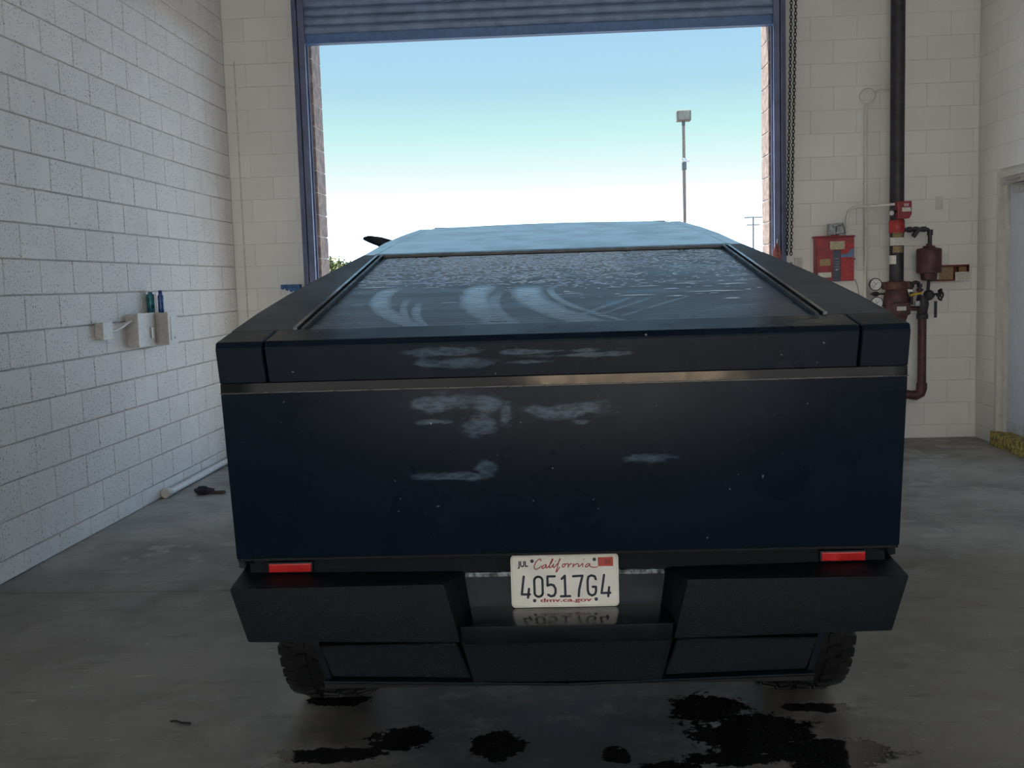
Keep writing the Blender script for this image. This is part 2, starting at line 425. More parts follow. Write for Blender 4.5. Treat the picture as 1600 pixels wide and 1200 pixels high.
# ------------------------------------------------------------------ ceiling fill lights: unseen, added to brighten the room
M_TUBE, nt_, b_ = nodes_of('fill_tube'); b_.inputs['Emission Color'].default_value = (1, .97, .92, 1); b_.inputs['Emission Strength'].default_value = 6
M_WHITE = mat('white_enamel', (.75, .75, .73), .4, var=.05)
for (x, y) in ((-1.5, -1.8), (2.0, -1.8), (-1.5, 1.9), (2.0, 1.9), (-1.5, 5.6), (2.0, 5.6)):
    t = thing('fill_strip_light', 'white strip light added under the ceiling as unseen fill', 'fill light', (x, y, ZC-.12), 'added fill lights')
    MB().box(x-.16, x+.16, y-.75, y+.75, ZC-.10, ZC-.001, .01).build('housing', M_WHITE, t)
    for s in (-.08, .08): MB().cyl((x+s, y-.72, ZC-.125), (x+s, y+.72, ZC-.125), .019, 10).build('fill_tube', M_TUBE, t, True)

# ------------------------------------------------------------------ outside
M_YARD = mat('yard_asphalt', (.075, .075, .078), .9, var=.15, vscale=.8)
gnd = MB(); gnd.box(-400, 400, WF+.30, 900, -.3, -.02); gnd.box(-400, 400, -400, WB-.25, -.3, -.02)
gnd.box(-400, WL-.25, WB-.25, WF+.3, -.3, -.02); gnd.box(WR+.25, 400, WB-.25, WF+.3, -.3, -.02)
gr0 = struct(gnd.build('ground', M_YARD))
# pale concrete apron panels behind the bay and an unseen pale building added to bounce light inside
M_APR = mat('sunlit_beige_apron', (.60, .48, .34), .85, var=.1, vscale=3)
ap = MB().box(-.24, .24, -.597, .597, -.02, .0, .004).mesh('apron_panel'); ap.materials.append(M_APR)
for r_ in range(7):
    for c_ in range(5):
        o = bpy.data.objects.new('apron_panel', ap); COL.objects.link(o); o.parent = gr0; o.location = (.15+c_*.49, -4.46-r_*1.2, 0)
M_YW = mat('pale_stucco', (.84, .82, .79), .85, var=.06, vscale=1)
yw = MB().box(-25, 25, -22.3, -15.0, -.02, 8.0, .02)
for k in range(9): yw.box(-24+k*6, -23.6+k*6, -15.02, -14.9, -.02, 8.05, .01)
struct(yw.build('wall_yard_bounce', M_YW))
# lamp post
LY = 44.0
p = atY(1070, 345, LY); top = atY(1067, 196, LY); lp = thing('lamp_post', 'tall pale pole with a boxy floodlight head beyond the open bay door', 'lamp post', (p.x, LY, -.02))
M_POLE = mat('pale_pinkish_pole_paint', (.24, .18, .145), .6)
MB().cyl((p.x, LY, -.02), (p.x, LY, top.z), .085, 12, .06).build('pole', M_POLE, lp, True)
MB().cyl((p.x, LY, top.z-.02), (p.x, LY, top.z+.20), .07, 10).build('slip_fitter', mat('dark_fitting', (.08, .08, .1), .5), lp)
MB().box(p.x-.29, p.x+.29, LY-.25, LY+.2, top.z+.16, top.z+.58, .03).build('floodlight_head', mat('tan_lamp_housing', (.15, .13, .10), .5), lp)
MB().box(p.x-.24, p.x+.24, LY-.27, LY-.25, top.z+.2, top.z+.53, .01).build('lens', mat('lamp_lens', (.22, .20, .15), .3), lp)
q = atY(1068, 256, LY); MB().box(p.x-.09, p.x+.09, LY-.12, LY+.1, q.z-.25, q.z+.05, .01).build('control_box', mat('grey_control_box', (.12, .12, .14), .5), lp)
MB().cyl((p.x-.05, LY-.08, q.z+.15), (p.x+.22, LY-.1, q.z+.1), .09, 8, .05).build('camera_bracket', M_WHITE, lp)
# utility pole
UY = 130.0; p = atY(1177, 350, UY); tp = atY(1177, 338, UY)
up = thing('utility_pole', 'small distant utility pole with short crossarms against the white sky', 'utility pole', (p.x, UY, -.02))
MB().cyl((p.x, UY, -.02), (p.x, UY, tp.z), .13, 8).build('pole', mat('weathered_pole', (.30, .28, .27), .8), up)
for dz, w_ in ((.1, 1.1), (1.0, .8)):
    MB().box(p.x-w_, p.x+w_, UY-.08, UY+.08, tp.z-dz-.12, tp.z-dz+.06).build('crossarm', MATS['weathered_pole'], up)
# tree beyond the left jamb
TY = 60.0; p = atY(518, 412, TY)
tr = thing('tree', 'sunlit yellow green tree top behind the left side of the bay opening', 'tree', (p.x, TY, -.02))
MB().tube([(p.x, TY, -.02), (p.x+.1, TY, 1.2), (p.x, TY, 2.3)], [.16, .12, .05], 8).build('trunk', mat('bark', (.16, .11, .07), .9), tr, True)
lf = MB()
for i in range(4200):
    a = random.uniform(0, 2*pi); z = random.uniform(-1, 1); rr = random.random()**.4
    c = Vector((p.x+2.0*rr*cos(a)*math.sqrt(1-z*z)*(1+.25*sin(3*a)), TY+1.4*rr*sin(a)*math.sqrt(1-z*z), p.z-1.35+1.35*rr*z*(1+.15*cos(4*a))+.25))
    u = Vector((random.gauss(0, 1), random.gauss(0, 1), random.gauss(0, 1))).normalized(); w = u.orthogonal().normalized()
    lf.add([c-u*.16, c+w*.08, c+u*.16, c-w*.08], [(0, 1, 2, 3)])
o = lf.build('foliage', mat('yellow_green_leaf', (.13, .15, .045), .7, var=.35, vscale=3), tr, fix=False); o['kind'] = 'stuff'

# ================================================================== TRUCK
TR = thing('pickup_truck', 'wet matte black wedge-shaped pickup truck with a slatted bed cover parked in the bay', 'truck', (-0.025, 2.8, 0), rotz=math.radians(1.07))
DX = .006
def truck_paint(name, base, r0, r1, wet_patches, grain=.06, spec=.12):
    m, nt, b = nodes_of(name); p = objco(nt)
    s = nt.nodes.new('ShaderNodeSeparateXYZ'); nt.links.new(p, s.inputs[0]); X, Z = s.outputs[0], s.outputs[2]
    n1 = noise(nt, p, 3, 4, .6); gr_ = noise(nt, p, 900, 2); wn = noise(nt, scaled(nt, p, (1, 1, 2.4)), 9, 4, .6); wn2 = noise(nt, scaled(nt, p, (1, 1, 3)), 34, 3, .6)
    rough = sstep(nt, n1, .3, .7, r0, r1)
    col = mixc(nt, n1, tuple(c*.8 for c in base), tuple(c*1.2 for c in base))
    nrm = bump(nt, gr_, grain, .002)
    if wet_patches:
        wob = mth(nt, 'ADD', mth(nt, 'MULTIPLY', mth(nt, 'SUBTRACT', wn, .5), 3.0), mth(nt, 'MULTIPLY', mth(nt, 'SUBTRACT', wn2, .5), 1.3)); wet = None
        for (cx, cz, rx, rz) in wet_patches:
            dx = mth(nt, 'DIVIDE', mth(nt, 'SUBTRACT', X, cx), rx); dz = mth(nt, 'DIVIDE', mth(nt, 'SUBTRACT', Z, cz), rz)
            d = mth(nt, 'SQRT', mth(nt, 'ADD', mth(nt, 'MULTIPLY', dx, dx), mth(nt, 'MULTIPLY', dz, dz)))
            w = sstep(nt, mth(nt, 'ADD', d, wob), 1.15, .55); wet = w if wet is None else mth(nt, 'MAXIMUM', wet, w)
        # wet smears: pale reflection painted into the colour, surface smoother
        col = mixc(nt, mth(nt, 'MULTIPLY', mth(nt, 'MULTIPLY', wet, .42), sstep(nt, wn2, .35, .62, .45, 1.0)), col, (.15, .22, .29))
        rough = mth(nt, 'SUBTRACT', rough, mth(nt, 'MULTIPLY', wet, .12))
    dots = sstep(nt, noise(nt, p, 75, 1, .3), .80, .83)
    col = mixc(nt, mth(nt, 'MULTIPLY', dots, .5), col, (.4, .45, .5))
    nt.links.new(col, b.inputs['Base Color']); nt.links.new(rough, b.inputs['Roughness']); nt.links.new(nrm, b.inputs['Normal'])
    b.inputs['Specular IOR Level'].default_value = spec
    return m
TG_PATCH = [(-.30, 1.225, .11, .025), (-.19, 1.215, .05, .025), (-.22, 1.155, .05, .03), (-.14, 1.185, .018, .035), (.02, 1.19, .12, .022), (.06, 1.16, .03, .01), (-.33, 1.17, .05, .008),
            (-.28, 1.02, .09, .012), (-.20, 1.04, .03, .02), (.24, 1.06, .07, .014)]
UP_PATCH = [(-.29, 1.36, .09, .012), (-.27, 1.325, .10, .014), (-.02, 1.352, .12, .007), (.06, 1.34, .12, .006), (-.08, 1.325, .07, .005)]
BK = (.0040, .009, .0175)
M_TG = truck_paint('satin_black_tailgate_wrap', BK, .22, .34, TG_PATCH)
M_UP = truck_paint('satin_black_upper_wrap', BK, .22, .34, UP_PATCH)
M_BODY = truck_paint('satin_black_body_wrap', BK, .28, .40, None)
M_SAIL = truck_paint('grainy_wet_black_wrap', (.013, .022, .034), .34, .46, None, .9, .5)
M_PLAS = mat('textured_black_bumper_plastic', (.003, .006, .011), .5, var=.25, vscale=30, bmp=.9, bscale=420, spec=.3)
M_PLAS2 = mat('smooth_dark_plastic', (.008, .013, .020), .35, var=.2, vscale=20, spec=.35)
M_UNDER = mat('underbody_black', (.006, .006, .007), .8)
M_GLASS, nt_, b_ = nodes_of('black_roof_glass'); n_ = noise(nt_, objco(nt_), 5, 4, .6)
nt_.links.new(mixc(nt_, n_, (.035, .05, .075), (.06, .08, .11)), b_.inputs['Base Color']); nt_.links.new(sstep(nt_, n_, .3, .7, .10, .22), b_.inputs['Roughness']); b_.inputs['IOR'].default_value = 2.5
def T(p): return (p[0]+DX, p[1], p[2])
def tb(mb, name, m, parent=TR, smooth=False):
    mb.v = [T(v) for v in mb.v]; return mb.build(name, m, parent, smooth)
def bevelled(mb, off, seg=2):
    bm = bmesh.new(); vs = [bm.verts.new(v) for v in mb.v]
    for f in mb.f: bm.faces.new([vs[i] for i in f])
    bmesh.ops.recalc_face_normals(bm, faces=bm.faces[:])
    eds = [e for e in bm.edges if len(e.link_faces) == 2 and e.calc_face_angle(0) > .3]
    bmesh.ops.bevel(bm, geom=eds, offset=off, segments=seg, affect='EDGES', profile=.6, clamp_overlap=True)
    bm.verts.index_update(); r_ = MB(); r_.add([v.co[:] for v in bm.verts], [[v.index for v in f.verts] for f in bm.faces]); bm.free(); return r_
K = .141; ZT = 1.399
def zt(y): return ZT+K*(y+.05)
# tailgate lower leaf
mb = MB(); mb.prism([(-.911, -.050, 1.262), (.911, -.050, 1.262), (.901, -.024, .80), (-.901, -.024, .80)], (0, .06, 0))
tg = tb(bevelled(mb, .006), 'tailgate', M_TG, smooth=True)
tb(MB().box(-.90, .90, -.016, .10, .792, .803, .003), 'lower_seal', M_UNDER, tg)
# light bar in its groove
lb_m = mat('clear_dark_light_bar_lens', (.005, .0045, .0045), .05, var=.2, spec=.5); lb_m.node_tree.nodes['Principled BSDF'].inputs['IOR'].default_value = 1.45
lb = tb(MB().prism([(-.9105, -.0455, 1.2625), (-.9105, -.0460, 1.287), (-.9105, -.01, 1.287), (-.9105, -.01, 1.2625)], (1.821, 0, 0)), 'light_bar', lb_m)
tb(MB().box(-.912, .912, -.0515, -.030, 1.2605, 1.2628, .0008), 'chrome_line', mat('bright_edge_trim', (.16, .15, .14), .3, .9), lb)
# upper tailgate band with its top surface and the two corner pieces
def band(x0, x1, x0b=None, x1b=None):
    pr = [(-.046, 1.287), (-.050, 1.381), (-.047, 1.386), (-.040, 1.3985), (.11, zt(.11)), (.11, 1.30)]
    x0b = x0 if x0b is None else x0b; x1b = x1 if x1b is None else x1b; n = len(pr); vs = []
    for (lo, hi) in ((x0b, x0), (x1b, x1)):
        for (y, z) in pr:
            t = (z-1.287)/.113; t = max(0, min(1, t)); vs.append((lo+(hi-lo)*t, y, z))
    return MB().add(vs, [(i, (i+1) % n, n+(i+1) % n, n+i) for i in range(n)]+[tuple(range(n)), tuple(range(2*n-1, n-1, -1))])
ub = tb(bevelled(band(-.788, .788, -.779, .779), .003, 1), 'tailgate_upper_band', M_UP)
for s in (-1, 1):
    mb = bevelled(band(.794, .919, .785, .912), .003, 1) if s > 0 else bevelled(band(-.919, -.794, -.912, -.785), .003, 1)
    tb(mb, 'corner_panel', M_BODY)
# sail strips (outer silhouette to rail)
OUT = [(.112, .919), (.4, .925), (.75, .918), (1.1, .900), (1.5, .874), (1.98, .842), (2.40, .824), (2.75, .788), (3.1, .727)]
def outw(y):
    if y <= OUT[0][0]: return OUT[0][1]
    for (a, wa), (b, wb) in zip(OUT, OUT[1:]):
        if y <= b: return wa+(wb-wa)*(y-a)/(b-a)
    return OUT[-1][1]
def innw(y): return .742+(.778-.742)*(y-.11)/1.75 if y < 1.86 else .782
GL = [(1.93, .783), (2.23, .767), (2.5, .742), (2.75, .716), (3.03, .682), (3.17, .655)]
def glw(y):
    if y <= GL[0][0]: return GL[0][1]
    for (a, wa), (b, wb) in zip(GL, GL[1:]):
        if y <= b: return wa+(wb-wa)*(y-a)/(b-a)
    return GL[-1][1]
def strip(ys, wi, wo, dz=0, th=.012, s=1):
    mb = MB(); n = len(ys); vs = []
    for y in ys:
        for (x, d) in ((wi(y), 0), (wo(y), 0), (wo(y), -th), (wi(y), -th)): vs.append((s*x, y, zt(y)+dz+d))
    fs = []
    for i in range(n-1):
        for j in range(4): fs.append((i*4+j, i*4+(j+1) % 4, (i+1)*4+(j+1) % 4, (i+1)*4+j))
    fs += [(0, 1, 2, 3), tuple(range(4*n-4, 4*n))]
    return mb.add(vs, fs)
YS1 = [.112, .25, .4, .6, .75, .95, 1.1, 1.3, 1.5, 1.75, 1.90]
YS2 = [1.905, 2.0, 2.2, 2.4, 2.6, 2.75, 2.9, 3.0, 3.1]
for s in (-1, 1):
    sp_ = tb(strip(YS1, innw, outw, 0, .05, s), 'sail_panel', M_SAIL)
    tb(strip(YS2, lambda y: glw(y)+.004, outw, 0, .04, s), 'roof_side_rail', M_GLASS)
    # bed cover rail: two thin raised lips
    rl = tb(strip([.115, .6, 1.1, 1.6, 1.84], lambda y: innw(y)-.030, lambda y: innw(y)-.020, .004, .022, s), 'cover_rail', M_PLAS2)
    tb(strip([.115, .6, 1.1, 1.6, 1.84], lambda y: innw(y)-.008, lambda y: innw(y)+.003, .006, .02, s), 'rail_lip', mat('wet_rail_edge', (.05, .06, .07), .2, var=.2), rl)
    tb(strip([.115, .6, 1.1, 1.6, 1.84], lambda y: innw(y)-.021, lambda y: innw(y)-.007, -.006, .01, s), 'rail_groove', M_UNDER, rl)
# small creases on the wrapped sail panels
# bed cover: slats side by side on a bed, thing > part > piece
def tonneau_mat():
    m, nt, b = nodes_of('wet_ribbed_bed_cover'); p = pos(nt)
    s = nt.nodes.new('ShaderNodeSeparateXYZ'); nt.links.new(p, s.inputs[0]); X = s.outputs[0]; Y = mth(nt, 'SUBTRACT', s.outputs[1], 2.8)
    n1 = noise(nt, scaled(nt, p, (1, 3, 3)), 3, 4); st = noise(nt, scaled(nt, p, (26, 1.5, 1.5)), 2, 4, .6); st2 = noise(nt, p, 14, 4, .6)
    sm_ = None
    # squeegee swipes: (x at bottom, bend, y centre, half width, y range)
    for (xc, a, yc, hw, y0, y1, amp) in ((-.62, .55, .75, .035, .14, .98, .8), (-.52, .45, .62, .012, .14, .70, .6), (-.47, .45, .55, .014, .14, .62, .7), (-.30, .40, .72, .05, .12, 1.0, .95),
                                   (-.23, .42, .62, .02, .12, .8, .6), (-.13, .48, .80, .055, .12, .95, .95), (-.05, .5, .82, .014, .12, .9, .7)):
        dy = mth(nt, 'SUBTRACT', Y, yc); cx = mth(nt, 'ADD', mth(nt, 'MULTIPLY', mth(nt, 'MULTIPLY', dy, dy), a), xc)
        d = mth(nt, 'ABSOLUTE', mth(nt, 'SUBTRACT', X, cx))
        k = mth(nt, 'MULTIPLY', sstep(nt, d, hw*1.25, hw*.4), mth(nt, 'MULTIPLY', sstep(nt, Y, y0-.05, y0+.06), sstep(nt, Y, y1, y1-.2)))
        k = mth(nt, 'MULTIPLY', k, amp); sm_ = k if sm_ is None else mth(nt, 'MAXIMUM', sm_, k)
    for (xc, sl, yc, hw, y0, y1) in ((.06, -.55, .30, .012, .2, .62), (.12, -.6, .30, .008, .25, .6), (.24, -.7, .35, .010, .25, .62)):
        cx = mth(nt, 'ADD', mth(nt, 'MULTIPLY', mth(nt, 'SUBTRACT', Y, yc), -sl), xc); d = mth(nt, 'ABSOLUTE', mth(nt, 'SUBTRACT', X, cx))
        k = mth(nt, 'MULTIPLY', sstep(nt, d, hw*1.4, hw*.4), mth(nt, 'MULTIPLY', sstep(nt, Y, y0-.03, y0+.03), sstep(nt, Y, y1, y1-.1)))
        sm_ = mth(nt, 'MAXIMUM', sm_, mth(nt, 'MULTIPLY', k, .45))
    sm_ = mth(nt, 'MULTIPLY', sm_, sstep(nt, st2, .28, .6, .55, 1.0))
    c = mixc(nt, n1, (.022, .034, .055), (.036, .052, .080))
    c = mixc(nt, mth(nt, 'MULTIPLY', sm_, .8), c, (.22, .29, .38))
    nt.links.new(c, b.inputs['Base Color'])
    nt.links.new(mth(nt, 'ADD', sstep(nt, n1, .3, .7, .26, .34), mth(nt, 'MULTIPLY', sm_, -.21)), b.inputs['Roughness']); b.inputs['IOR'].default_value = 1.9
    return m
M_TON = tonneau_mat()
tn = tb(strip([.113, 1.82], lambda y: -.70, lambda y: .70, -.0115, .02), 'bed_cover', M_UNDER)
NS = 45; P_ = (1.815-.114)/NS
prf = [(0, -.0018), (.0010, -.0004), (.004, .0), (P_-.008, .0005), (P_-.0044, .0003), (P_-.0034, -.0018)]
mb = MB(); mb.prism([(-1, a, b+K*a) for a, b in prf], (2, 0, 0)); sme = mb.mesh('cover_slat'); sme.materials.append(M_TON)
for i in range(NS):
    y = .114+i*P_; o = bpy.data.objects.new('cover_slat', sme); COL.objects.link(o); o.parent = tn
    o.location = (DX, y, zt(y)-.010); o.scale = (innw(y)-.031, 1, 1)
# header between bed cover and roof glass
hb = tb(strip([1.842, 1.895], lambda y: -.79, lambda y: .79, .004, .03), 'rear_header', M_PLAS2)
tb(strip([1.822, 1.840], lambda y: -.775, lambda y: .775, -.006, .02), 'header_gap', M_UNDER, hb)
# roof glass with a slightly bowed front edge
ys = [1.90, 2.1, 2.3, 2.5, 2.7, 2.9, 3.05, 3.17]; vs = []; fs = []; NX = 10
for y in ys:
    w = glw(y)
    for j in range(NX+1):
        u = -1+2*j/NX; yy = y-(.07*u*u if y > 3.1 else 0); vs.append((u*w, yy, zt(yy)+.001+.006*(1-u*u)*(y-1.9)/1.27))
for i in range(len(ys)-1):
    for j in range(NX): fs.append((i*(NX+1)+j, i*(NX+1)+j+1, (i+1)*(NX+1)+j+1, (i+1)*(NX+1)+j))
tb(MB().add(vs, fs), 'roof_glass', M_GLASS, smooth=True)
# windshield and hood to the nose
FR = [(3.17, .655, zt(3.17)), (3.9, .70, 1.56), (4.45, .76, 1.33), (5.0, .80, 1.14), (5.5, .82, 1.02)]
mb = MB(); vs = [(s*w, y, z) for (y, w, z) in FR[:3] for s in (-1, 1)]; mb.add(vs, [(0, 1, 3, 2), (2, 3, 5, 4)]); tb(mb, 'windshield', M_GLASS)
mb = MB(); vs = [(s*w, y, z) for (y, w, z) in FR[2:] for s in (-1, 1)]+[(-.82, 5.55, .55), (.82, 5.55, .55)]; mb.add(vs, [(0, 1, 3, 2), (2, 3, 5, 4), (4, 5, 7, 6)]); tb(mb, 'hood', M_BODY)
# body sides with trapezoid wheel arches
TOPW = [(.06, .919), (.25, .92)]+[(y, w) for y, w in OUT[1:]]+[(3.3, .72), (3.9, .735), (4.45, .78), (5.0, .82), (5.5, .84)]
def topz(y):
    if y <= 3.1: return zt(y)-.012
    for (a, wa, za), (b, wb, zb) in zip(FR, FR[1:]):
        if y <= b: return za+(zb-za)*(max(y, a)-a)/(b-a)-.012
    return 1.0
def lin(tbl, y):
    if y <= tbl[0][0]: return tbl[0][1]
    for (a, wa), (b, wb) in zip(tbl, tbl[1:]):
        if y <= b: return wa+(wb-wa)*(y-a)/(b-a)
    return tbl[-1][1]
CW = [(-.03, .905), (.25, 1.0), (.6, 1.012), (4.9, 1.005), (5.5, .90)]
BZ = [(-.02, .80), (.2, .72), (.55, .60), (.72, .92), (1.38, .92), (1.56, .50), (4.18, .50), (4.36, .92), (5.02, .92), (5.18, .55), (5.5, .58)]
ysd = sorted(set([-.02, .1, .25, .55, .56, .72, .9, 1.05, 1.2, 1.38, 1.56, 1.57, 2.0, 2.4, 2.75, 3.1, 3.5, 3.9, 4.18, 4.36, 4.7, 5.02, 5.18, 5.5]))
for s in (-1, 1):
    vs = []; fs = []; th = .04
    for y in ysd:
        for inn in (0, th):
            cz = 1.12-.01*y
            vs += [(s*(lin(TOPW, y)-inn-.002), y, topz(y)-(.005)), (s*(lin(CW, y)-inn), y, cz), (s*(lin(CW, y)-inn-.02), y, min(lin(BZ, y), cz-.02))]
    n = len(ysd)
    for i in range(n-1):
        a, b = i*6, (i+1)*6
        fs += [(a, a+1, b+1, b), (a+1, a+2, b+2, b+1), (a+3, b+3, b+4, a+4), (a+4, b+4, b+5, a+5), (a+2, a+5, b+5, b+2), (a, b, b+3, a+3)]
    fs += [(0, 3, 4, 1), (1, 4, 5, 2)]; e = (n-1)*6; fs += [(e, e+1, e+4, e+3), (e+1, e+2, e+5, e+4)]
    tb(MB().add(vs, fs), 'body_side', M_BODY)
    # black plastic arch flares
    for yc in (1.05, 4.69):
        pts = [(-.60, .42), (-.50, .60), (-.33, .98), (.33, .98), (.50, .60), (.60, .42)]; inner = [(-.52, .42), (-.43, .60), (-.28, .91), (.28, .91), (.43, .60), (.52, .42)]
        mb = MB()
        for i in range(5):
            mb.prism([(s*.97, yc+pts[i][0], pts[i][1]), (s*.97, yc+pts[i+1][0], pts[i+1][1]), (s*.97, yc+inner[i+1][0], inner[i+1][1]), (s*.97, yc+inner[i][0], inner[i][1])], (s*.045, 0, 0))
        tb(mb, 'wheel_arch_flare', M_PLAS)
# underbody
mb = MB(); mb.box(-.60, .60, .30, 5.3, .30, .85); mb.box(-.86, .86, 1.75, 4.0, .30, .85); mb.box(-.86, .86, .12, .45, .62, 1.35); mb.box(-.7, .7, .12, 1.8, .8, 1.36)
tb(mb, 'underbody', M_UNDER)
for y in (1.05, 4.68): tb(MB().cyl((-.75, y, .43), (.75, y, .43), .07, 12), 'axle', M_UNDER, smooth=True)
# ---- rear bumper
bp = tb(MB().box(-.905, .905, .112, .17, .60, .82), 'rear_bumper', M_PLAS)
def hexa(mb, A, B):
    """A, B: quads (4 pts) joined into a solid"""
    return mb.add(list(A)+list(B), [(0, 1, 2, 3), (7, 6, 5, 4), (0, 4, 5, 1), (1, 5, 6, 2), (2, 6, 7, 3), (3, 7, 4, 0)])
for s in (-1, 1):
    mb = hexa(MB(), [(s*.915, -.062, .729), (s*.328, -.062, .731), (s*.290, -.042, .559), (s*.877, -.042, .570)],
              [(s*.950, .27, .722), (s*.284, .12, .716), (s*.262, .12, .555), (s*.905, .25, .575)])
    tb(bevelled(mb, .008, 2), 'bumper_block', M_PLAS, bp, True)
    tb(bevelled(MB().box(min(s*.719, s*.849), max(s*.719, s*.849), .094, .114, .7265, .7575), .004), 'reflector_bezel', M_PLAS2, bp)
    rf = mat('red_reflector', (.55, .012, .012), .22, var=.1); tb(bevelled(MB().box(min(s*.723, s*.845), max(s*.723, s*.845), .090, .110, .7295, .7545), .003), 'reflector', rf, bp)
    # lower valance insert
    mb = hexa(MB(), [(s*.690, .0, .541), (s*.305, -.004, .545), (s*.268, .012, .437), (s*.660, .016, .446)], [(s*.690, .06, .541), (s*.305, .06, .545), (s*.268, .06, .437), (s*.660, .06, .446)])
    tb(bevelled(mb, .004, 1), 'valance_insert', M_PLAS, bp)
    mb = hexa(MB(), [(s*.718, .02, .552), (s*.694, .012, .552), (s*.664, .02, .440), (s*.684, .03, .438)], [(s*.718, .2, .552), (s*.694, .2, .552), (s*.664, .2, .440), (s*.684, .2, .438)])
    tb(mb, 'valance_end', M_PLAS2, bp)
    mb = hexa(MB(), [(s*.684, .004, .438), (0, -.006, .4245), (0, -.002, .416), (s*.682, .008, .430)], [(s*.684, .1, .438), (0, .1, .4245), (0, .1, .416), (s*.682, .1, .430)])
    tb(bevelled(mb, .002, 1), 'valance_lip', M_PLAS2, bp)
# centre step
mb = hexa(MB(), [(-.290, -.056, .609), (.290, -.056, .609), (.284, -.046, .556), (-.284, -.046, .556)], [(-.27, .13, .614), (.27, .13, .614), (.27, .13, .556), (-.27, .13, .556)])
tb(bevelled(mb, .005, 2), 'bumper_step', mat('wet_step_plastic', (.006, .008, .011), .16, var=.3, vscale=12), bp, True)
mb = hexa(MB(), [(-.288, -.036, .556), (.288, -.036, .556), (.262, .0, .428), (-.262, .0, .428)], [(-.288, .08, .556), (.288, .08, .556), (.262, .08, .428), (-.262, .08, .428)])
tb(bevelled(mb, .003, 1), 'centre_valance', M_PLAS, bp)
tb(MB().box(-.285, .285, .106, .116, .612, .706), 'plate_recess', M_PLAS2, bp)
tb(MB().box(-.284, .284, .100, .114, .7005, .7145, .002), 'recess_strip', mat('grey_metal_strip', (.20, .22, .23), .3, .5, var=.5, vscale=60), bp)  # lighter metallic strip across the top of the recess
tb(MB().box(-.69, .69, .05, .45, .40, .55), 'valance_core', M_UNDER, bp)
tb(hexa(MB(), [(-.90, .0, .80), (.90, .0, .80), (.90, .114, .76), (-.90, .114, .76)], [(-.90, .0, .815), (.90, .0, .815), (.90, .16, .815), (-.90, .16, .815)]), 'tailgate_sill', M_UNDER, bp)
# ---- licence plate
PW, PH, PY = .305, .1524, .088
lp_ = MB(); bm = bmesh.new(); bmesh.ops.create_cube(bm, size=1)
for v in bm.verts: v.co = Vector((v.co.x*PW, v.co.y*.004, v.co.z*PH))
bmesh.ops.bevel(bm, geom=[e for e in bm.edges if abs((e.verts[0].co-e.verts[1].co).y) > .003], offset=.012, segments=5, affect='EDGES', profile=.5)
bm.verts.index_update(); lp_.add([v.co[:] for v in bm.verts], [[v.index for v in f.verts] for f in bm.faces]); bm.free()
PCX, PCZ = .0, .690
def plv(x, z, d=0): return (PCX+x, PY+d, PCZ+z)
lp_.v = [plv(v[0], v[2], v[1]) for v in lp_.v]
plate = tb(lp_, 'license_plate', mat('cream_plate_enamel', (.80, .77, .69), .4, var=.05)); plate['label'] = 'cream plate with dark blue characters'
rim = MB(); pts = []
for cx, cz, a0 in ((1, 1, 0), (-1, 1, 90), (-1, -1, 180), (1, -1, 270)):
    for k in range(5):
        a = math.radians(a0+k*22.5); pts.append(plv(cx*(PW/2-.012)+.0085*cos(a), cz*(PH/2-.012)+.0085*sin(a), -.0022))
rim.tube(pts, .0016, 6, closed=True); tb(rim, 'embossed_rim', MATS['cream_plate_enamel'], plate, True)
S_ = .305/1430
def pz(x, y, d=-.0027): yy = y+(x-85)*.0105; return plv((x-800)*S_, (425-yy+7)*S_, d)
M_INK = mat('dark_navy_plate_ink', (.012, .018, .035), .45); M_RED = mat('red_script_ink', (.36, .03, .035), .5)
def oval(x0, x1, y0, y1, n=20):
    cx, r = (x0+x1)/2, (x1-x0)/2; o = []
    for i in range(n+1):
        a = 2*pi*(i+.5)/n; yy = (y0+r if sin(a) < 0 else y1-r)+r*sin(a); o.append((cx+r*cos(a), yy))
    return o[:-1]+[o[0]]
CHARS = [[[(256, 362), (224, 606), (332, 606)], [(322, 530), (306, 650)]], [oval(394, 504, 366, 638)],
         [[(668, 362), (572, 364), (570, 488), (610, 474), (650, 484), (674, 530), (674, 585), (652, 626), (612, 634), (576, 612)]],
         [[(760, 398), (802, 356), (804, 634)], [(744, 636), (868, 634)]], [[(912, 364), (1036, 358), (1012, 450), (990, 540), (980, 636)]],
         [[(1212, 408), (1198, 368), (1152, 354), (1114, 374), (1102, 430), (1102, 555), (1116, 606), (1156, 628), (1196, 612), (1212, 570), (1212, 510), (1168, 510)]],
         [[(1322, 350), (1284, 596), (1400, 594)], [(1386, 518), (1372, 640)]]]
for chs in CHARS:
    mb = MB()
    for s_ in chs: mb.ribbon([pz(*p_) for p_ in s_], 32*S_, n=10)
    tb(mb, 'plate_character', M_INK, plate)
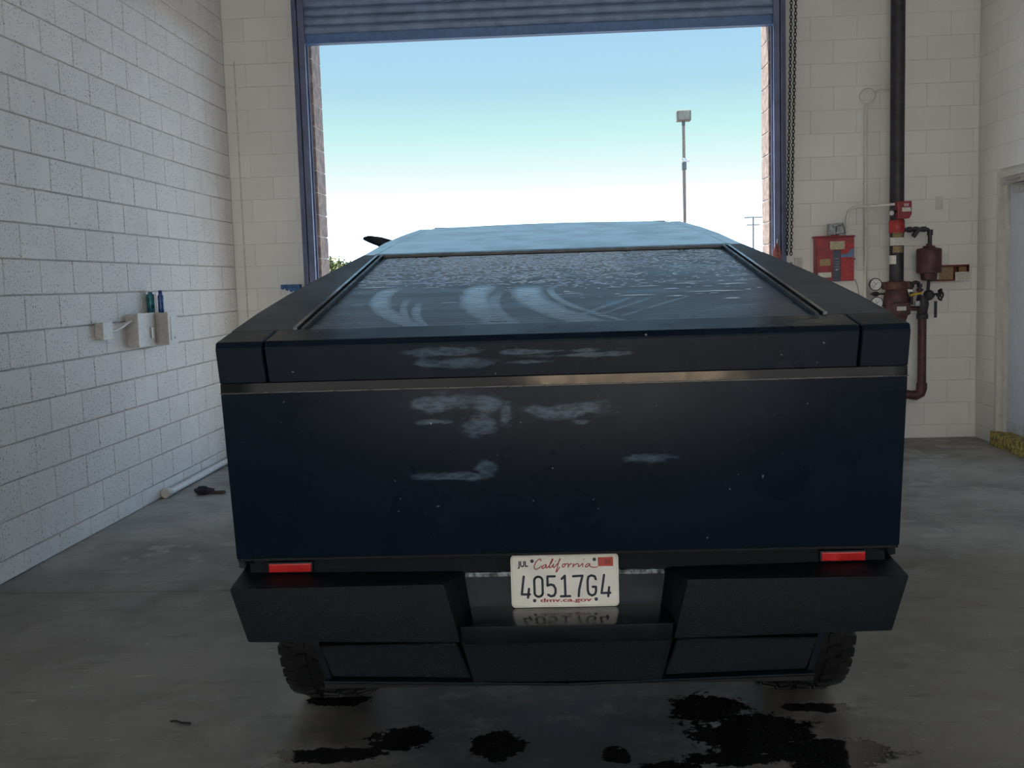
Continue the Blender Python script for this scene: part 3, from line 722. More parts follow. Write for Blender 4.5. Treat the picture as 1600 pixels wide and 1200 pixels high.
CAL = [[(492, 150), (486, 126), (462, 130), (424, 164), (400, 216), (400, 252), (420, 266), (456, 252), (500, 222)],
       [(562, 204), (540, 202), (510, 226), (502, 250), (516, 256), (544, 234), (562, 206), (556, 244), (570, 246), (592, 226)],
       [(592, 226), (630, 176), (652, 130), (644, 124), (624, 160), (602, 222), (602, 246), (622, 240), (650, 210)],
       [(650, 210), (656, 196), (648, 240), (660, 244), (690, 216)], [(682, 158), (683, 161)],
       [(690, 216), (726, 172), (750, 126), (744, 122), (728, 160), (704, 250), (686, 304), (698, 300), (720, 262), (738, 238)],
       [(800, 196), (782, 200), (770, 224), (778, 242), (800, 232), (812, 208), (800, 194), (830, 198)],
       [(838, 192), (856, 200), (848, 240), (860, 216), (884, 192), (900, 198)], [(924, 194), (910, 238), (932, 212), (974, 192), (990, 200), (984, 236), (1004, 228), (1034, 198)],
       [(1044, 190), (1040, 238)], [(1062, 132), (1063, 136)],
       [(1136, 198), (1112, 196), (1084, 216), (1076, 236), (1092, 242), (1120, 222), (1138, 198), (1136, 230), (1160, 242), (1200, 246), (1236, 240)]]
mb = MB()
for s_ in CAL: mb.ribbon([pz(*p_) for p_ in s_], 13*S_, n=8)
tb(mb, 'state_script', M_RED, plate)
def plate_text(body, cx, cy, size, wd, m, nm, d=-.0027, bold=.0004):
    vs, fs = text_mesh(body, size, 1, wd, bold); b_ = pz(cx, cy, d)
    mb = MB().add([(b_[0]+x, b_[1], b_[2]+y) for x, y in vs], fs); return tb(mb, nm, m, plate)
plate_text('JUL', 252, 228, .0225, .0295, M_INK, 'month_text', -.0027, .0009)
plate_text('dmv.ca.gov', 808, 708, .0150, .146, M_RED, 'web_text')
a, b_ = pz(1245, 232), pz(1445, 108)
stk = tb(MB().box(a[0], b_[0], a[1]-.0006, a[1]+.001, a[2], b_[2], .0004), 'registration_sticker', mat('red_sticker', (.50, .06, .04), .5), plate)
plate_text('26', 1372, 196, .018, .0160, mat('faint_sticker_ink', (.12, .02, .02), .5), 'sticker_year', -.0042, 0)
for (x, y) in ((372, 154), (1198, 138), (392, 692), (1212, 678)):
    c = pz(x, y, -.002); tb(MB().lathe([(.0052, 0), (.0048, .0018), (.002, .0028)], c, (0, -1, 0), 12), 'plate_bolt', M_INK, plate, True)
# ---- wheels
M_TIRE = mat('wet_black_tyre', (.010, .010, .011), .5, var=.3, vscale=40, bmp=.6, bscale=150)
def wheel(x, y, s):
    R, Wd = .44, .285
    w = bpy.data.objects.new('wheel', None); COL.objects.link(w); w.parent = TR; w.location = (x+DX, y, R); ORG[w.name] = (0, 0, 0)
    pr = [(.25, -.12), (.33, -.142), (.40, -.142), (.425, -.125), (.43, -.10), (.43, .10), (.425, .125), (.40, .142), (.33, .142), (.25, .12)]
    ti = MB().lathe(pr, (0, 0, 0), (1, 0, 0), 48).build('tyre', M_TIRE, w, True)
    tr_ = MB(); NT = 46
    for k in range(NT):
        for row, (xc, wx, la, ph, sk) in enumerate(((-.118, .045, .62, 0, .05), (-.066, .042, .6, .5, .25), (0, .05, .55, 0, -.3), (.066, .042, .6, .5, .25), (.118, .045, .62, 0, -.05))):
            a0 = 2*pi*(k+ph)/NT; da = 2*pi/NT*la; q = []
            r1 = .440 if abs(xc) < .1 else .433
            for r_ in (.424, r1):
                for (u, v) in ((-.5, -.5), (.5, -.5), (.5, .5), (-.5, .5)):
                    a = a0+da*(v+u*sk*2); rr = r_-(.010 if abs(xc+u*wx) > .135 else 0); q.append((xc+u*wx, rr*sin(a), rr*cos(a)))
            tr_.add(q, [(4, 5, 6, 7), (0, 1, 5, 4), (1, 2, 6, 5), (2, 3, 7, 6), (3, 0, 4, 7)])
    o = tr_.build('tread_lugs', M_TIRE, w); o.parent = w; o['kind'] = 'stuff'
    MB().lathe([(.25, -.10), (.25, .0), (.05, .02), (.05, .03)], (0, 0, 0), (s, 0, 0), 28).build('rim', mat('dark_rim', (.03, .03, .033), .35, .4), w, True)
    cv = MB().lathe([(.245, .105), (.235, .115), (.10, .125), (.06, .13)], (0, 0, 0), (s, 0, 0), 7); cv.build('wheel_cover', M_PLAS2, w)
    return w
for (x, y) in ((-.845, 1.05), (.845, 1.05), (-.845, 4.69), (.845, 4.69)): wheel(x, y, 1 if x > 0 else -1)
# ---- side mirrors on short stalks
for s in (-1,):
    hs = MB(); secs = [(.69, 1.69, .020), (.80, 1.72, .024), (.90, 1.755, .035), (1.0, 1.792, .030), (1.07, 1.812, .020), (1.10, 1.815, .008)]
    hs.tube([(s*x, 3.38, z) for x, z, r in secs], [r for _, _, r in secs], 10)
    mo = tb(hs, 'side_mirror', M_PLAS2, smooth=True)
# ---- water beads on the bed cover
M_BEAD, nt_, b_ = nodes_of('water_beads'); nt_.links.new(mixc(nt_, noise(nt_, pos(nt_), 8), (.34, .50, .70), (.55, .70, .88)), b_.inputs['Base Color']); b_.inputs['Roughness'].default_value = .08; b_.inputs['IOR'].default_value = 1.33  # pale base colour paints the sky's glint into the clear water
bd = MB(); rnd = random.Random(3)
def bead(x, y, lx, ly):
    z = zt(y)-.0099; h = min(ly, .004)*.8; n = 8; vs = [(x+lx*cos(2*pi*j/n), y+ly*sin(2*pi*j/n), z+K*ly*sin(2*pi*j/n)) for j in range(n)]
    vs += [(x+lx*.6*cos(2*pi*j/n), y+ly*.6*sin(2*pi*j/n), z+h*.8) for j in range(n)]+[(x, y, z+h)]
    bd.add(vs, [(j, (j+1) % n, n+(j+1) % n, n+j) for j in range(n)]+[(n+j, n+(j+1) % n, 2*n) for j in range(n)])
cnt = 0
while cnt < 4600:
    i = rnd.randrange(NS); y0 = .114+i*P_; v = y0/1.8; x = rnd.uniform(-.72, .72)
    dens = max(0, (v-.22))**2.1*1.9
    if x > .30: dens *= .35
    if x < -.45: dens *= .5
    if v < .5 and x < .0: dens *= .25
    if rnd.random() > dens: continue
    on_rib = rnd.random() < .55
    y = y0+(P_-.004 if on_rib else rnd.uniform(.006, P_-.006)); lx = rnd.uniform(.004, .012)*(rnd.choice((1, 1, 2, 3.2)) if on_rib else 1)
    bead(x, y, lx, rnd.uniform(.0018, .0034)); cnt += 1
for (x0, x1, y) in ((.20, .33, .62), (.36, .42, .72), (.42, .62, .66), (.35, .42, .58), (.55, .66, .78), (.52, .58, .5), (.40, .50, .84), (.28, .36, .80), (-.70, -.55, 1.2), (-.70, -.52, 1.32), (-.72, -.5, 1.1), (-.7, -.58, .95)):
    i = round((y-.114)/P_); bead((x0+x1)/2, .114+i*P_-.003, (x1-x0)/2, .004)
o = tb(bd, 'water_beads', M_BEAD, smooth=True); o['kind'] = 'stuff'

# ================================================================== LEFT WALL THINGS
M_GALV = mat('grey_box_paint', (.46, .45, .42), .5, var=.1, vscale=25)
M_GALV2 = mat('lit_grey_box_paint', (.60, .59, .56), .5, var=.08, vscale=25)  # box grey lightened to paint in the light on the fronts
def wallbox(name, label, y0, y1, z0, z1, d, cat='electrical box'):
    t = thing(name, label, cat, (WL, (y0+y1)/2, z0))
    MB().box(WL, WL+d-.006, y0, y1, z0, z1, .003).build('enclosure', M_GALV, t)
    cv = MB().box(WL+d-.006, WL+d, y0-.004, y1+.004, z0-.004, z1+.004, .002).build('cover', M_GALV2, t)
    return t, cv
zz = atX(158, 505, WL+.05).z; zb = atX(158, 531, WL+.05).z
y0 = atX(148, 518, WL).y
t, cv = wallbox('junction_box', 'small grey square junction box joined to the disconnect by a bent conduit', y0, y0+.135, zb, zz, .06)
for k in ((.02, .01), (.115, -.01)): MB().lathe([(.005, 0), (.004, .003)], (WL+.06, y0+k[0], zz-.02 if k[1] < 0 else zb+.02), (1, 0, 0), 8).build('screw', M_STEEL, cv)
B1Y = atX(197, 515, WL).y
z1, z0 = atX(214, 491, WL+.088).z, atX(214, 543, WL+.088).z
t, cv = wallbox('disconnect_box', 'grey metal disconnect box with its front toned as if lit, between the conduit and the deeper box', B1Y, B1Y+.29, z0, z1, .09)
MB().box(WL-.004+.09, WL+.105, B1Y+.20, B1Y+.225, z0+.05, z0+.13, .003).build('switch_handle', M_STEEL, cv)
B2Y = B1Y+.325
z1b, z0b = atX(252, 489, WL+.175).z, atX(252, 541, WL+.175).z
t, cv = wallbox('control_box', 'deeper grey metal box carrying a teal can and a blue bottle', B2Y, B2Y+.17, z0b, z1b, .178)
MB().box(WL+.178, WL+.183, B2Y+.03, B2Y+.14, z0b+.03, z1b-.03, .002).build('door_panel', M_GALV2, cv)
MB().lathe([(.008, 0), (.007, .008)], (WL+.183, B2Y+.09, z0b+.05), (1, 0, 0), 10).build('latch', M_STEEL, cv)
p0 = Vector((WL+.045, y0+.135, zz-.06))
p1 = Vector((WL+.045, B1Y, z1-.045))
cd = MB().tube([p0, p0+Vector((0, .07, 0)), p0.lerp(p1, .45)+Vector((.01, 0, -.005)), p1-Vector((0, .09, .015)), p1], .0105, 10)
tag(cd.build('bent_conduit', M_GALV2, None, True, org=tuple(p0)), 'thin grey bent conduit between the two grey boxes on the block wall', 'conduit')
cy = B2Y+.065
def can(name, label, x, y, z, r, h, col, cap_col, shoulder):
    t = thing(name, label, 'can' if 'can' in name else 'bottle', (x, y, z))
    MB().lathe([(r*.9, 0), (r, .006), (r, h*shoulder), (r*.75, h*(shoulder+.06)), (r*.45, h*.9)], (x, y, z), (0, 0, 1), 18).build('body', mat(name+'_paint', col, .3, .2, var=.3, vscale=30), t, True)
    MB().lathe([(r*.62, h*(shoulder+.05)), (r*.62, h*.98), (r*.5, h)], (x, y, z), (0, 0, 1), 14).build('cap', mat(name+'_cap', cap_col, .35), t, True)
    return t
hh = 33*7.5/FPX
can('spray_can', 'teal spray can standing on the deeper grey box', WL+.03, cy, z1b, .027, hh, (.02, .16, .20), (.02, .12, .2), .84)
can('bottle', 'slim dark blue bottle standing beside the teal can', WL+.105, cy, z1b, .021, hh*1.06, (.03, .09, .25), (.01, .03, .18), .74)
MB().box(WL+.064, WL+.078, cy-.012, cy+.012, z1b, z1b+hh*.93, .002).build('x', M_WHITE).name = 'white_stick'
tag(bpy.data.objects['white_stick'], 'narrow white strip standing between the can and the bottle', 'strip')
# pipe along the base of the wall
fa = atX(262, 775, WL+.03); fb = 9.35
fp = thing('floor_pipe', 'white painted pipe lying along the foot of the block wall', 'pipe', (WL+.035, fa.y, 0))
MB().cyl((WL+.035, fa.y, .03), (WL+.035, fb, .03), .026, 14).build('pipe', M_WHITE, fp, True)
MB().lathe([(.034, 0), (.036, .01), (.036, .07), (.03, .08)], (WL+.036, fa.y-.06, .036), (0, 1, 0), 14).build('end_cap', M_FRAME, fp, True)
MB().box(WL, WL+.07, 9.05, 9.13, 0, .12, .006).build('bracket', M_FRAME, fp)
# rag and small debris on the floor
def crumple(name, label, cat, c, rx, ry, rz, m, seed):
    r_ = random.Random(seed); mb = MB().sphere((0, 0, 0), 1, 14, 8); vs = []
    for v in mb.v:
        k = 1+.25*sin(5*v[0]+seed)+.2*sin(7*v[1]+3*v[2]); vs.append((c[0]+v[0]*rx*k, c[1]+v[1]*ry*k, max(0, c[2]+rz*.9+v[2]*rz*k)))
    mb.v = vs; return tag(mb.build(name, m, None, True, org=tuple(c)), label, cat)
c = atZ(318, 772, 0); crumple('rag', 'dark crumpled rag lying on the floor beside the truck', 'rag', (c.x, c.y, 0), .075, .05, .03, mat('dark_rag_cloth', (.035, .033, .05), .9), 2)
c = atZ(342, 771, 0); crumple('dirt_clod', 'brown dirt clod on the floor next to the dark rag', 'dirt', (c.x, c.y, 0), .05, .03, .012, mat('brown_dirt', (.10, .075, .05), .95), 5)
pts = [atZ(x, y, .004) for x, y in ((266, 1127), (276, 1126), (284, 1129), (298, 1130))]
tag(MB().tube(pts, .0035, 6).build('wire_scrap', M_CHAIN, None, True, org=tuple(atZ(282, 1128, 0))), 'short black bent wire scrap on the bare concrete floor', 'wire')
# control joint caulk at the left end of the front wall
a = atY(365, 90, WF-.003); b = atY(379, 505, WF-.003)
struct(MB().box(a.x-.006, a.x+.006, WF-.004, WF+.006, 0, 3.6).build('trim_3', mat('caulk_bead', (.60, .58, .52), .7)))

# supplies box on the front wall beside the left guide
c0 = atY(436, 462, WF-.1); c1 = atY(468, 444, WF-.1)
wt = thing('supply_shelf', 'white wall box holding a blue package beside the left blue guide', 'wall box', (c0.x+.1, WF-.06, c0.z-.25))
MB().box(c0.x+.02, c1.x-.005, WF-.13, WF, c0.z-.22, c0.z+.005, .01).build('box', M_WHITE, wt)
tg_ = MB()
for i in range(7):
    x = c0.x+.02+i*.02; tg_.add([(x, WF-.15, c0.z-.06), (x+.025, WF-.14, c0.z-.05), (x+.02, WF-.10, c0.z+.055-.006*i+.02*(i % 2)), (x-.004, WF-.12, c0.z+.045-.006*i+.02*((i+1) % 2))], [(0, 1, 2, 3)])
tg_.build('crumpled_paper', M_WHITE, wt)
MB().box(c0.x+.015, c1.x, WF-.09, WF-.02, c0.z-.02, c1.z, .006).build('blue_package', mat('blue_package_print', (.03, .13, .30), .5, var=.25, vscale=30), wt)
MB().tube([(c0.x-.03, WF-.1, c0.z-.16), (c0.x-.04, WF-.1, c0.z-.11), (c0.x-.02, WF-.1, c0.z-.065), (c0.x+.02, WF-.1, c0.z-.07)], .009, 8).build('hook', M_CHAIN, wt, True)

# ================================================================== RIGHT SIDE OF THE FRONT WALL
M_WCOND = mat('wall_colour_conduit_paint', (.66, .64, .59), .5, var=.05)
M_RISER = mat('dark_riser_pipe', (.035, .033, .042), .5, .2, var=.3, vscale=12)
M_MAR = mat('maroon_valve_paint', (.085, .030, .034), .5, var=.25, vscale=18)
M_RUST = mat('rusty_maroon_coupling', (.12, .052, .04), .65, var=.35, vscale=30)
M_REDB = mat('red_sprinkler_paint', (.26, .022, .035), .42, var=.2, vscale=14)
M_REDL = mat('bright_red_band', (.42, .035, .035), .45, var=.2, vscale=40)
M_TAN = mat('tan_brass_tag', (.30, .22, .11), .6, var=.3, vscale=60)
M_CARD = mat('paper_label', (.62, .61, .54), .7, var=.12, vscale=60)
M_YEL = mat('yellow_handle_dip', (.55, .42, .03), .5)
M_DKP = mat('dark_iron_fitting', (.045, .043, .05), .5, .3, var=.3, vscale=30)
# round junction box and conduit
RJ = atY(1355, 150, WF-.02)
cj = thing('conduit_drop', 'white painted vertical conduit dropping from a round wall box', 'conduit', (RJ.x, WF-.02, 0))
MB().lathe([(.068, 0), (.068, .035), (.058, .045)], (RJ.x, WF-.006, RJ.z), (0, -1, 0), 24).build('round_box', M_WCOND, cj, True)
MB().cyl((RJ.x-.012, WF-.022, .02), (RJ.x-.012, WF-.022, RJ.z-.05), .0155, 12).build('conduit', M_WCOND, cj, True)
MB().tube([(RJ.x+.05, WF-.022, RJ.z+.025), (RJ.x+.1, WF-.022, RJ.z+.042), (RJ.x+.27, WF-.022, RJ.z+.044)], .013, 10).build('side_conduit', M_WCOND, cj, True)
for zc in (.9, 2.3): MB().box(RJ.x-.03, RJ.x+.006, WF-.042, WF-.004, zc, zc+.02, .003).build('strap', M_WCOND, cj)
# fire riser assembly
RY = 9.42
ax = atY(1401, 380, RY).x
def rz(py, px=1401, Y=RY): return atY(px, py, Y).z
def rx(px, py=400, Y=RY): return atY(px, py, Y).x
fr_ = thing('fire_riser', 'dark fire sprinkler riser with maroon valve, gauges and drain on the front wall', 'fire riser', (ax, RY, 0))
MB().cyl((ax, RY, rz(442)), (ax, RY, ZC-.002), .0605, 24).build('standpipe', M_RISER, fr_, True)
vb = MB().lathe([(.066, rz(560)), (.066, rz(512)), (.085, rz(500)), (.108, rz(488)), (.108, rz(466)), (.10, rz(458)), (.085, rz(450)), (.07, rz(446))], (ax, RY, 0), (0, 0, 1), 24).build('valve_body', M_MAR, fr_, True)
MB().cyl((ax, RY, 0.0), (ax, RY, rz(558)), .062, 20).build('lower_riser', M_RISER, fr_, True)
cp = MB().lathe([(.070, rz(453)), (.088, rz(451.5)), (.088, rz(441)), (.070, rz(439))], (ax, RY, 0), (0, 0, 1), 24).build('grooved_coupling', M_RUST, fr_, True)
for s in (-1, 1): MB().box(min(ax+s*.08, ax+s*.125), max(ax+s*.08, ax+s*.125), RY-.02, RY+.02, rz(452), rz(440), .008).build('coupling_lug', M_RUST, cp)
hx = rx(1407, 484, RY-.1); hz = rz(482, 1407, RY-.1)
hc = MB().box(hx-.085, hx+.085, RY-.13, RY-.09, hz-.06, hz+.055, .02).build('hand_hole_cover', M_MAR, fr_, True)
MB().box(hx-.04, hx+.04, RY-.133, RY-.129, hz-.018, hz+.018, .001).build('name_plate', M_CARD, hc)
for dx, dz in ((-.066, .038), (.066, .038), (-.066, -.042), (.066, -.042), (0, .046), (0, -.05)): MB().lathe([(.009, 0), (.008, .008)], (hx+dx, RY-.13, hz+dz), (0, -1, 0), 6).build('bolt', M_DKP, hc)
# flow switch and collar
fx = rx(1409.5, 328, RY-.06); f0, f1 = rz(342, 1409, RY-.06), rz(315, 1409, RY-.06)
fs_ = MB(); w_ = .062
fs_.prism([(fx-w_, RY-.13, f1), (fx+w_, RY-.13, f1), (fx+w_, RY-.13, f0+.035), (fx+w_-.02, RY-.13, f0), (fx-w_+.01, RY-.13, f0)], (0, .09, 0))
sw = bevelled(fs_, .006).build('flow_switch', M_REDB, fr_)
MB().box(fx-.005, fx+.035, RY-.133, RY-.129, f1-.045, f1-.02, .001).build('switch_label', mat('pale_pink_label', (.5, .38, .4), .6), sw)
MB().box(fx-.022, fx+.052, RY-.133, RY-.129, f1-.09, f1-.055, .001).build('switch_label', M_CARD, sw)
k0 = atY(1392.5, 333, RY-.10)
kn = MB().lathe([(.022, 0), (.024, .008), (.018, .02)], (k0.x, RY-.10, k0.z), (0, -1, 0), 16).build('tamper_screw', M_STEEL, fr_, True)
MB().cyl((k0.x, RY-.10, k0.z), (fx-.03, RY-.06, k0.z+.02), .014, 10).build('screw_stem', M_DKP, kn)
MB().lathe([(.063, rz(364)), (.066, rz(363)), (.066, rz(345)), (.063, rz(344))], (ax, RY, 0), (0, 0, 1), 24).build('red_collar', M_REDL, fr_, True)
tx = rx(1403.5, 380, RY-.065)
def curved_tag(nm, px0, px1, py0, py1, m):
    a = max(-1, min(1, (rx(px0, py0, RY-.065)-ax)/.066)); b = max(-1, min(1, (rx(px1, py0, RY-.065)-ax)/.066)); z0_, z1_ = rz(py1), rz(py0); vs = []; n = 8
    a, b = math.asin(a), math.asin(b)
    for i in range(n+1):
        t_ = a+(b-a)*i/n
        for r__ in (.0615, .0660): vs += [(ax+r__*sin(t_), RY-r__*cos(t_), z0_), (ax+r__*sin(t_), RY-r__*cos(t_), z1_)]
    fs = []
    for i in range(n):
        o_ = i*4; fs += [(o_+2, o_+6, o_+7, o_+3), (o_, o_+1, o_+5, o_+4), (o_+1, o_+3, o_+7, o_+5), (o_, o_+4, o_+6, o_+2)]
    fs += [(0, 2, 3, 1), (n*4, n*4+1, n*4+3, n*4+2)]
    return MB().add(vs, fs).build(nm, m, fr_)
curved_tag('brass_tag', 1396, 1411, 364, 371, M_TAN); curved_tag('brass_tag', 1396, 1411, 385, 395, M_TAN); curved_tag('wall_label', 1390.5, 1400.5, 399, 412.5, M_CARD)
tgx = rx(1403, 378, RY-.08); MB().box(tgx-.068, tgx+.068, RY-.078, RY-.072, rz(384), rz(371.5), .002).build('hang_tag', M_CARD, fr_)
# alarm line with strainer down to the retard chamber
by = rz(359.5); cx_ = rx(1453, 365); cz1, cz0 = rz(387, 1452), rz(427, 1452)
br = MB().tube([(ax+.05, RY, by), (cx_-.05, RY, by), (cx_-.02, RY, by-.004), (cx_-.004, RY, by-.02), (cx_, RY, by-.05), (cx_, RY, cz1)], .0175, 12).build('alarm_line', M_DKP, fr_, True)
for px in (1421, 1431, 1443):
    x = rx(px, 359); MB().cyl((x-.018, RY, by), (x+.018, RY, by), .025, 10).build('pipe_fitting', M_DKP, br, True)
x = rx(1430, 360); MB().cyl((x+.02, RY-.01, by-.005), (x-.02, RY-.01, by-.062), .022, 10).build('strainer_leg', M_DKP, br, True)
MB().lathe([(.026, 0), (.026, .05)], (cx_, RY, by-.055), (0, 0, 1), 10).build('pipe_fitting', M_DKP, br, True)
xx = rx(1451.5, 407); rc_ = MB().lathe([(.04, cz0-.065), (.066, cz0-.055), (.07, cz0-.02), (.072, cz0), (.104, cz0+.006), (.106, cz0+.012), (.106, cz1-.018), (.10, cz1-.008), (.055, cz1), (.05, cz1+.014), (.026, cz1+.02), (.024, cz1+.035)], (xx, RY, 0), (0, 0, 1), 28).build('retard_chamber', M_MAR, fr_, True)
# drain line, valves and handles
dx_ = rx(1440.5, 550); dz1 = rz(495, 1440); dz0 = rz(607, 1440)
MB().cyl((dx_, RY, dz0), (dx_, RY, dz1), .037, 18).build('drain_pipe', M_MAR, fr_, True)
MB().tube([(dx_, RY, dz0+.05), (dx_, RY, dz0), (dx_-.012, RY, dz0-.04), (dx_-.05, RY, dz0-.06), (dx_-.10, RY, dz0-.055), (dx_-.22, RY, dz0-.03), (dx_-.30, RY+.05, dz0-.02), (dx_-.34, RY+.17, dz0-.02)], [.046, .046, .046, .044, .04, .037, .037, .037], 16).build('drain_elbow', M_MAR, fr_, True)
av = MB().lathe([(.046, 0), (.05, .01), (.05, .04), (.042, .05), (.05, .1), (.056, .13), (.05, .18), (.042, .21)], (dx_, RY, dz1-.02), (0, 0, 1), 16).build('angle_valve', M_DKP, fr_, True)
vx, vz = rx(1450, 461), rz(461, 1450)
MB().sphere((vx, RY-.02, vz), .048, 14, 8).build('valve_bonnet', M_DKP, av, True)
hwx = rx(1468.5, 462); st_ = MB().cyl((vx, RY-.02, vz), (hwx, RY-.02, vz), .017, 10).build('valve_stem', M_DKP, av, True)
hw = MB(); R_ = .048; pts = [(hwx+.006*cos(4*a_), RY-.02+R_*sin(a_), vz+R_*cos(a_)) for a_ in [2*pi*i/20 for i in range(20)]]; hw.tube(pts, .0085, 7, closed=True)
for i in range(4): a_ = pi/2*i+.4; hw.cyl((hwx, RY-.02, vz), (hwx, RY-.02+R_*sin(a_), vz+R_*cos(a_)), .006, 6)
hw.build('hand_wheel', mat('black_hand_wheel', (.018, .018, .02), .45), fr_, True)
h0 = rz(470, 1459.5); MB().box(rx(1457.3, 480), rx(1461.8, 480), RY-.04, RY-.03, rz(496, 1460), h0, .003).build('hanging_handle', mat('black_grip', (.012, .013, .012), .5), fr_)
MB().cyl((rx(1459.5, 470), RY-.035, h0-.005), (rx(1459.5, 470), RY-.03, vz), .007, 8).build('handle_link', M_STEEL, fr_)
a = atY(1421.5, 461.5, RY-.07); b = atY(1441, 457.5, RY-.07); MB().tube([a, a.lerp(b, .5), b], [.011, .012, .008], 8).build('yellow_lever', M_YEL, fr_, True)
x1, x2 = rx(1424, 450), rx(1437, 450); zt_ = rz(441, 1430)
MB().tube([(x1, RY, rz(476, 1424)), (x1, RY, zt_-.03), (x1+.012, RY, zt_-.006), (x1+.04, RY, zt_), (x2-.012, RY, zt_-.006), (x2, RY, zt_-.03), (x2, RY, rz(498, 1437))], .0165, 10).build('bypass_loop', M_DKP, fr_, True)
for px in (1424, 1437): MB().lathe([(.024, 0), (.024, .03)], (rx(px, 445), RY, zt_-.045), (0, 0, 1), 10).build('pipe_fitting', M_DKP, fr_, True)
MB().cyl((x2, RY, rz(455, 1437)), (x2, RY, rz(451, 1437)), .03, 10).build('maroon_union', M_MAR, fr_, True)
MB().cyl((rx(1449.5, 445), RY, vz), (xx-.0, RY, cz0-.055), .0145, 10).build('chamber_drain', M_DKP, fr_, True)
MB().cyl((ax+.09, RY, rz(482, 1425)), (dx_, RY, rz(482, 1436)), .02, 12).build('drain_branch', M_MAR, fr_, True)
x = rx(1430, 475); MB().box(x-.018, x+.022, RY-.06, RY-.03, rz(478, 1430), rz(470, 1430), .004).build('grey_test_cock', M_STEEL, fr_)
x = rx(1418, 453); MB().box(x-.03, x+.012, RY-.11, RY-.10, rz(456, 1418), rz(452, 1418), .002).build('white_tag', M_WHITE, fr_)
# gauges
M_DIAL = mat('white_gauge_face', (.75, .76, .74), .35, var=.04)
for (px, py) in ((1368, 444.5), (1370, 473.5)):
    c = atY(px, py, RY-.03); R_ = 9.6*RY/FPX
    gg = MB().lathe([(R_*.95, 0), (R_, .006), (R_, .03), (R_*.9, .034), (R_*.88, .026), (R_*.88, .024)], (c.x, RY-.01, c.z), (0, -1, 0), 28).build('pressure_gauge', M_DKP, fr_, True)
    MB().lathe([(R_*.89, 0), (R_*.89, .002)], (c.x, RY-.034, c.z), (0, -1, 0), 28).build('gauge_face', M_DIAL, gg)
    tk = MB(); n_ = (0, -1, 0); yq = RY-.0375
    for i in range(9):
        a_ = math.radians(-135+270*i/8); tk.ribbon([(c.x+R_*.72*sin(a_), yq, c.z+R_*.72*cos(a_)), (c.x+R_*.60*sin(a_), yq, c.z+R_*.60*cos(a_))], .0028, n_, 4)
    for a_ in (.9, -.5): tk.ribbon([(c.x, yq, c.z), (c.x+R_*.5*sin(a_), yq, c.z+R_*.5*cos(a_))], .0035, n_, 6)
    tk.ribbon([(c.x, yq, c.z), (c.x-R_*.35, yq, c.z-R_*.45)], .0035, n_, 6)
    tk.build('gauge_marks', M_DKP, gg)
    MB().cyl((c.x+R_*.8, RY, c.z-.02), (ax-.05, RY, c.z-.03), .009, 8).build('gauge_stem', M_DKP, gg)
c = atY(1368, 459.5, RY)
gv = MB().cyl((c.x-.01, RY, c.z), (ax-.06, RY, c.z), .008, 8).build('gauge_valve', M_DKP, fr_, True)
MB().lathe([(.012, -.03), (.02, -.02), (.024, 0), (.02, .02), (.012, .03)], (c.x, RY, c.z), (1, 0, 0), 8).build('valve_nut', M_DKP, gv)
MB().box(c.x-.042, c.x-.03, RY-.02, RY+.02, c.z-.007, c.z+.007, .002).build('wing_handle', M_DKP, gv)
# red alarm cabinet
a = atY(1275.5, 370, WF-.12); b = atY(1335, 438.5, WF-.12)
X0, X1, Za, Zb = a.x, b.x, b.z, a.z
def cab(px, py): q = atY(px, py, WF-.13); return q.x, q.z
ca = thing('alarm_cabinet', 'red metal alarm cabinet with paper labels and a dark centre strip', 'cabinet', ((X0+X1)/2, WF-.06, Za))
MB().box(X0, X1, WF-.115, WF, Za, Zb, .006).build('cabinet_body', M_REDB, ca)
cd_ = MB().box(X0+.004, X1-.004, WF-.127, WF-.115, Za+.004, Zb-.012, .004).build('cabinet_door', mat('faded_red_cabinet_paint', (.30, .035, .045), .45, var=.28, vscale=7), ca)
MB().box(X0-.012, X1+.004, WF-.135, WF, Zb-.008, Zb+.004, .003).build('drip_hood', M_REDB, ca)
def panel(nm, x0, y0, x1, y1, m, par=None, d=.0035):
    p_, q_ = cab(x0, y1), cab(x1, y0); return MB().box(p_[0], q_[0], WF-.127-d, WF-.126, p_[1], q_[1], .001).build(nm, m, par or cd_)
panel('red_panel', 1314.5, 378, 1334, 437, M_REDL, d=.002)
panel('paper_label', 1297, 376.5, 1320, 390, mat('aged_label', (.48, .43, .28), .7, var=.2, vscale=60))
panel('kraft_label', 1281, 404.5, 1297.5, 415.5, mat('kraft_label', (.36, .27, .13), .7, var=.2, vscale=60))
panel('paper_label', 1278.5, 425.5, 1299, 434, M_CARD)
sp_ = panel('dark_strip', 1302, 391, 1313, 440, mat('slate_strip', (.06, .075, .11), .4, var=.15, vscale=40))
for yy in (403, 408, 412, 416, 420):
    panel('strip_print', 1304.5, yy, 1311.5, yy+1.6, mat('grey_print', (.22, .24, .27), .5), sp_, .005)
panel('key_switch', 1306.2, 420, 1308.6, 422.6, M_STEEL, sp_, .008)
p_, q_ = cab(1314, 402), cab(1333.5, 388)
MB().prism([(p_[0], WF-.131, p_[1]), (q_[0], WF-.131, p_[1]), (q_[0], WF-.131, q_[1]), (q_[0]-.02, WF-.131, q_[1]-.004), ((p_[0]+q_[0])/2, WF-.131, p_[1]+.03), (p_[0], WF-.131, p_[1]+.028)], (0, .003, 0)).build('blue_tape', mat('blue_tape', (.10, .19, .34), .5), cd_)
for px in (1330, 1335.3):
    q_ = cab(px, 404.5); MB().lathe([(.007, 0), (.006, .007)], (q_[0], WF-.127, q_[1]), (0, -1, 0), 10).build('lock', M_UNDER, cd_)
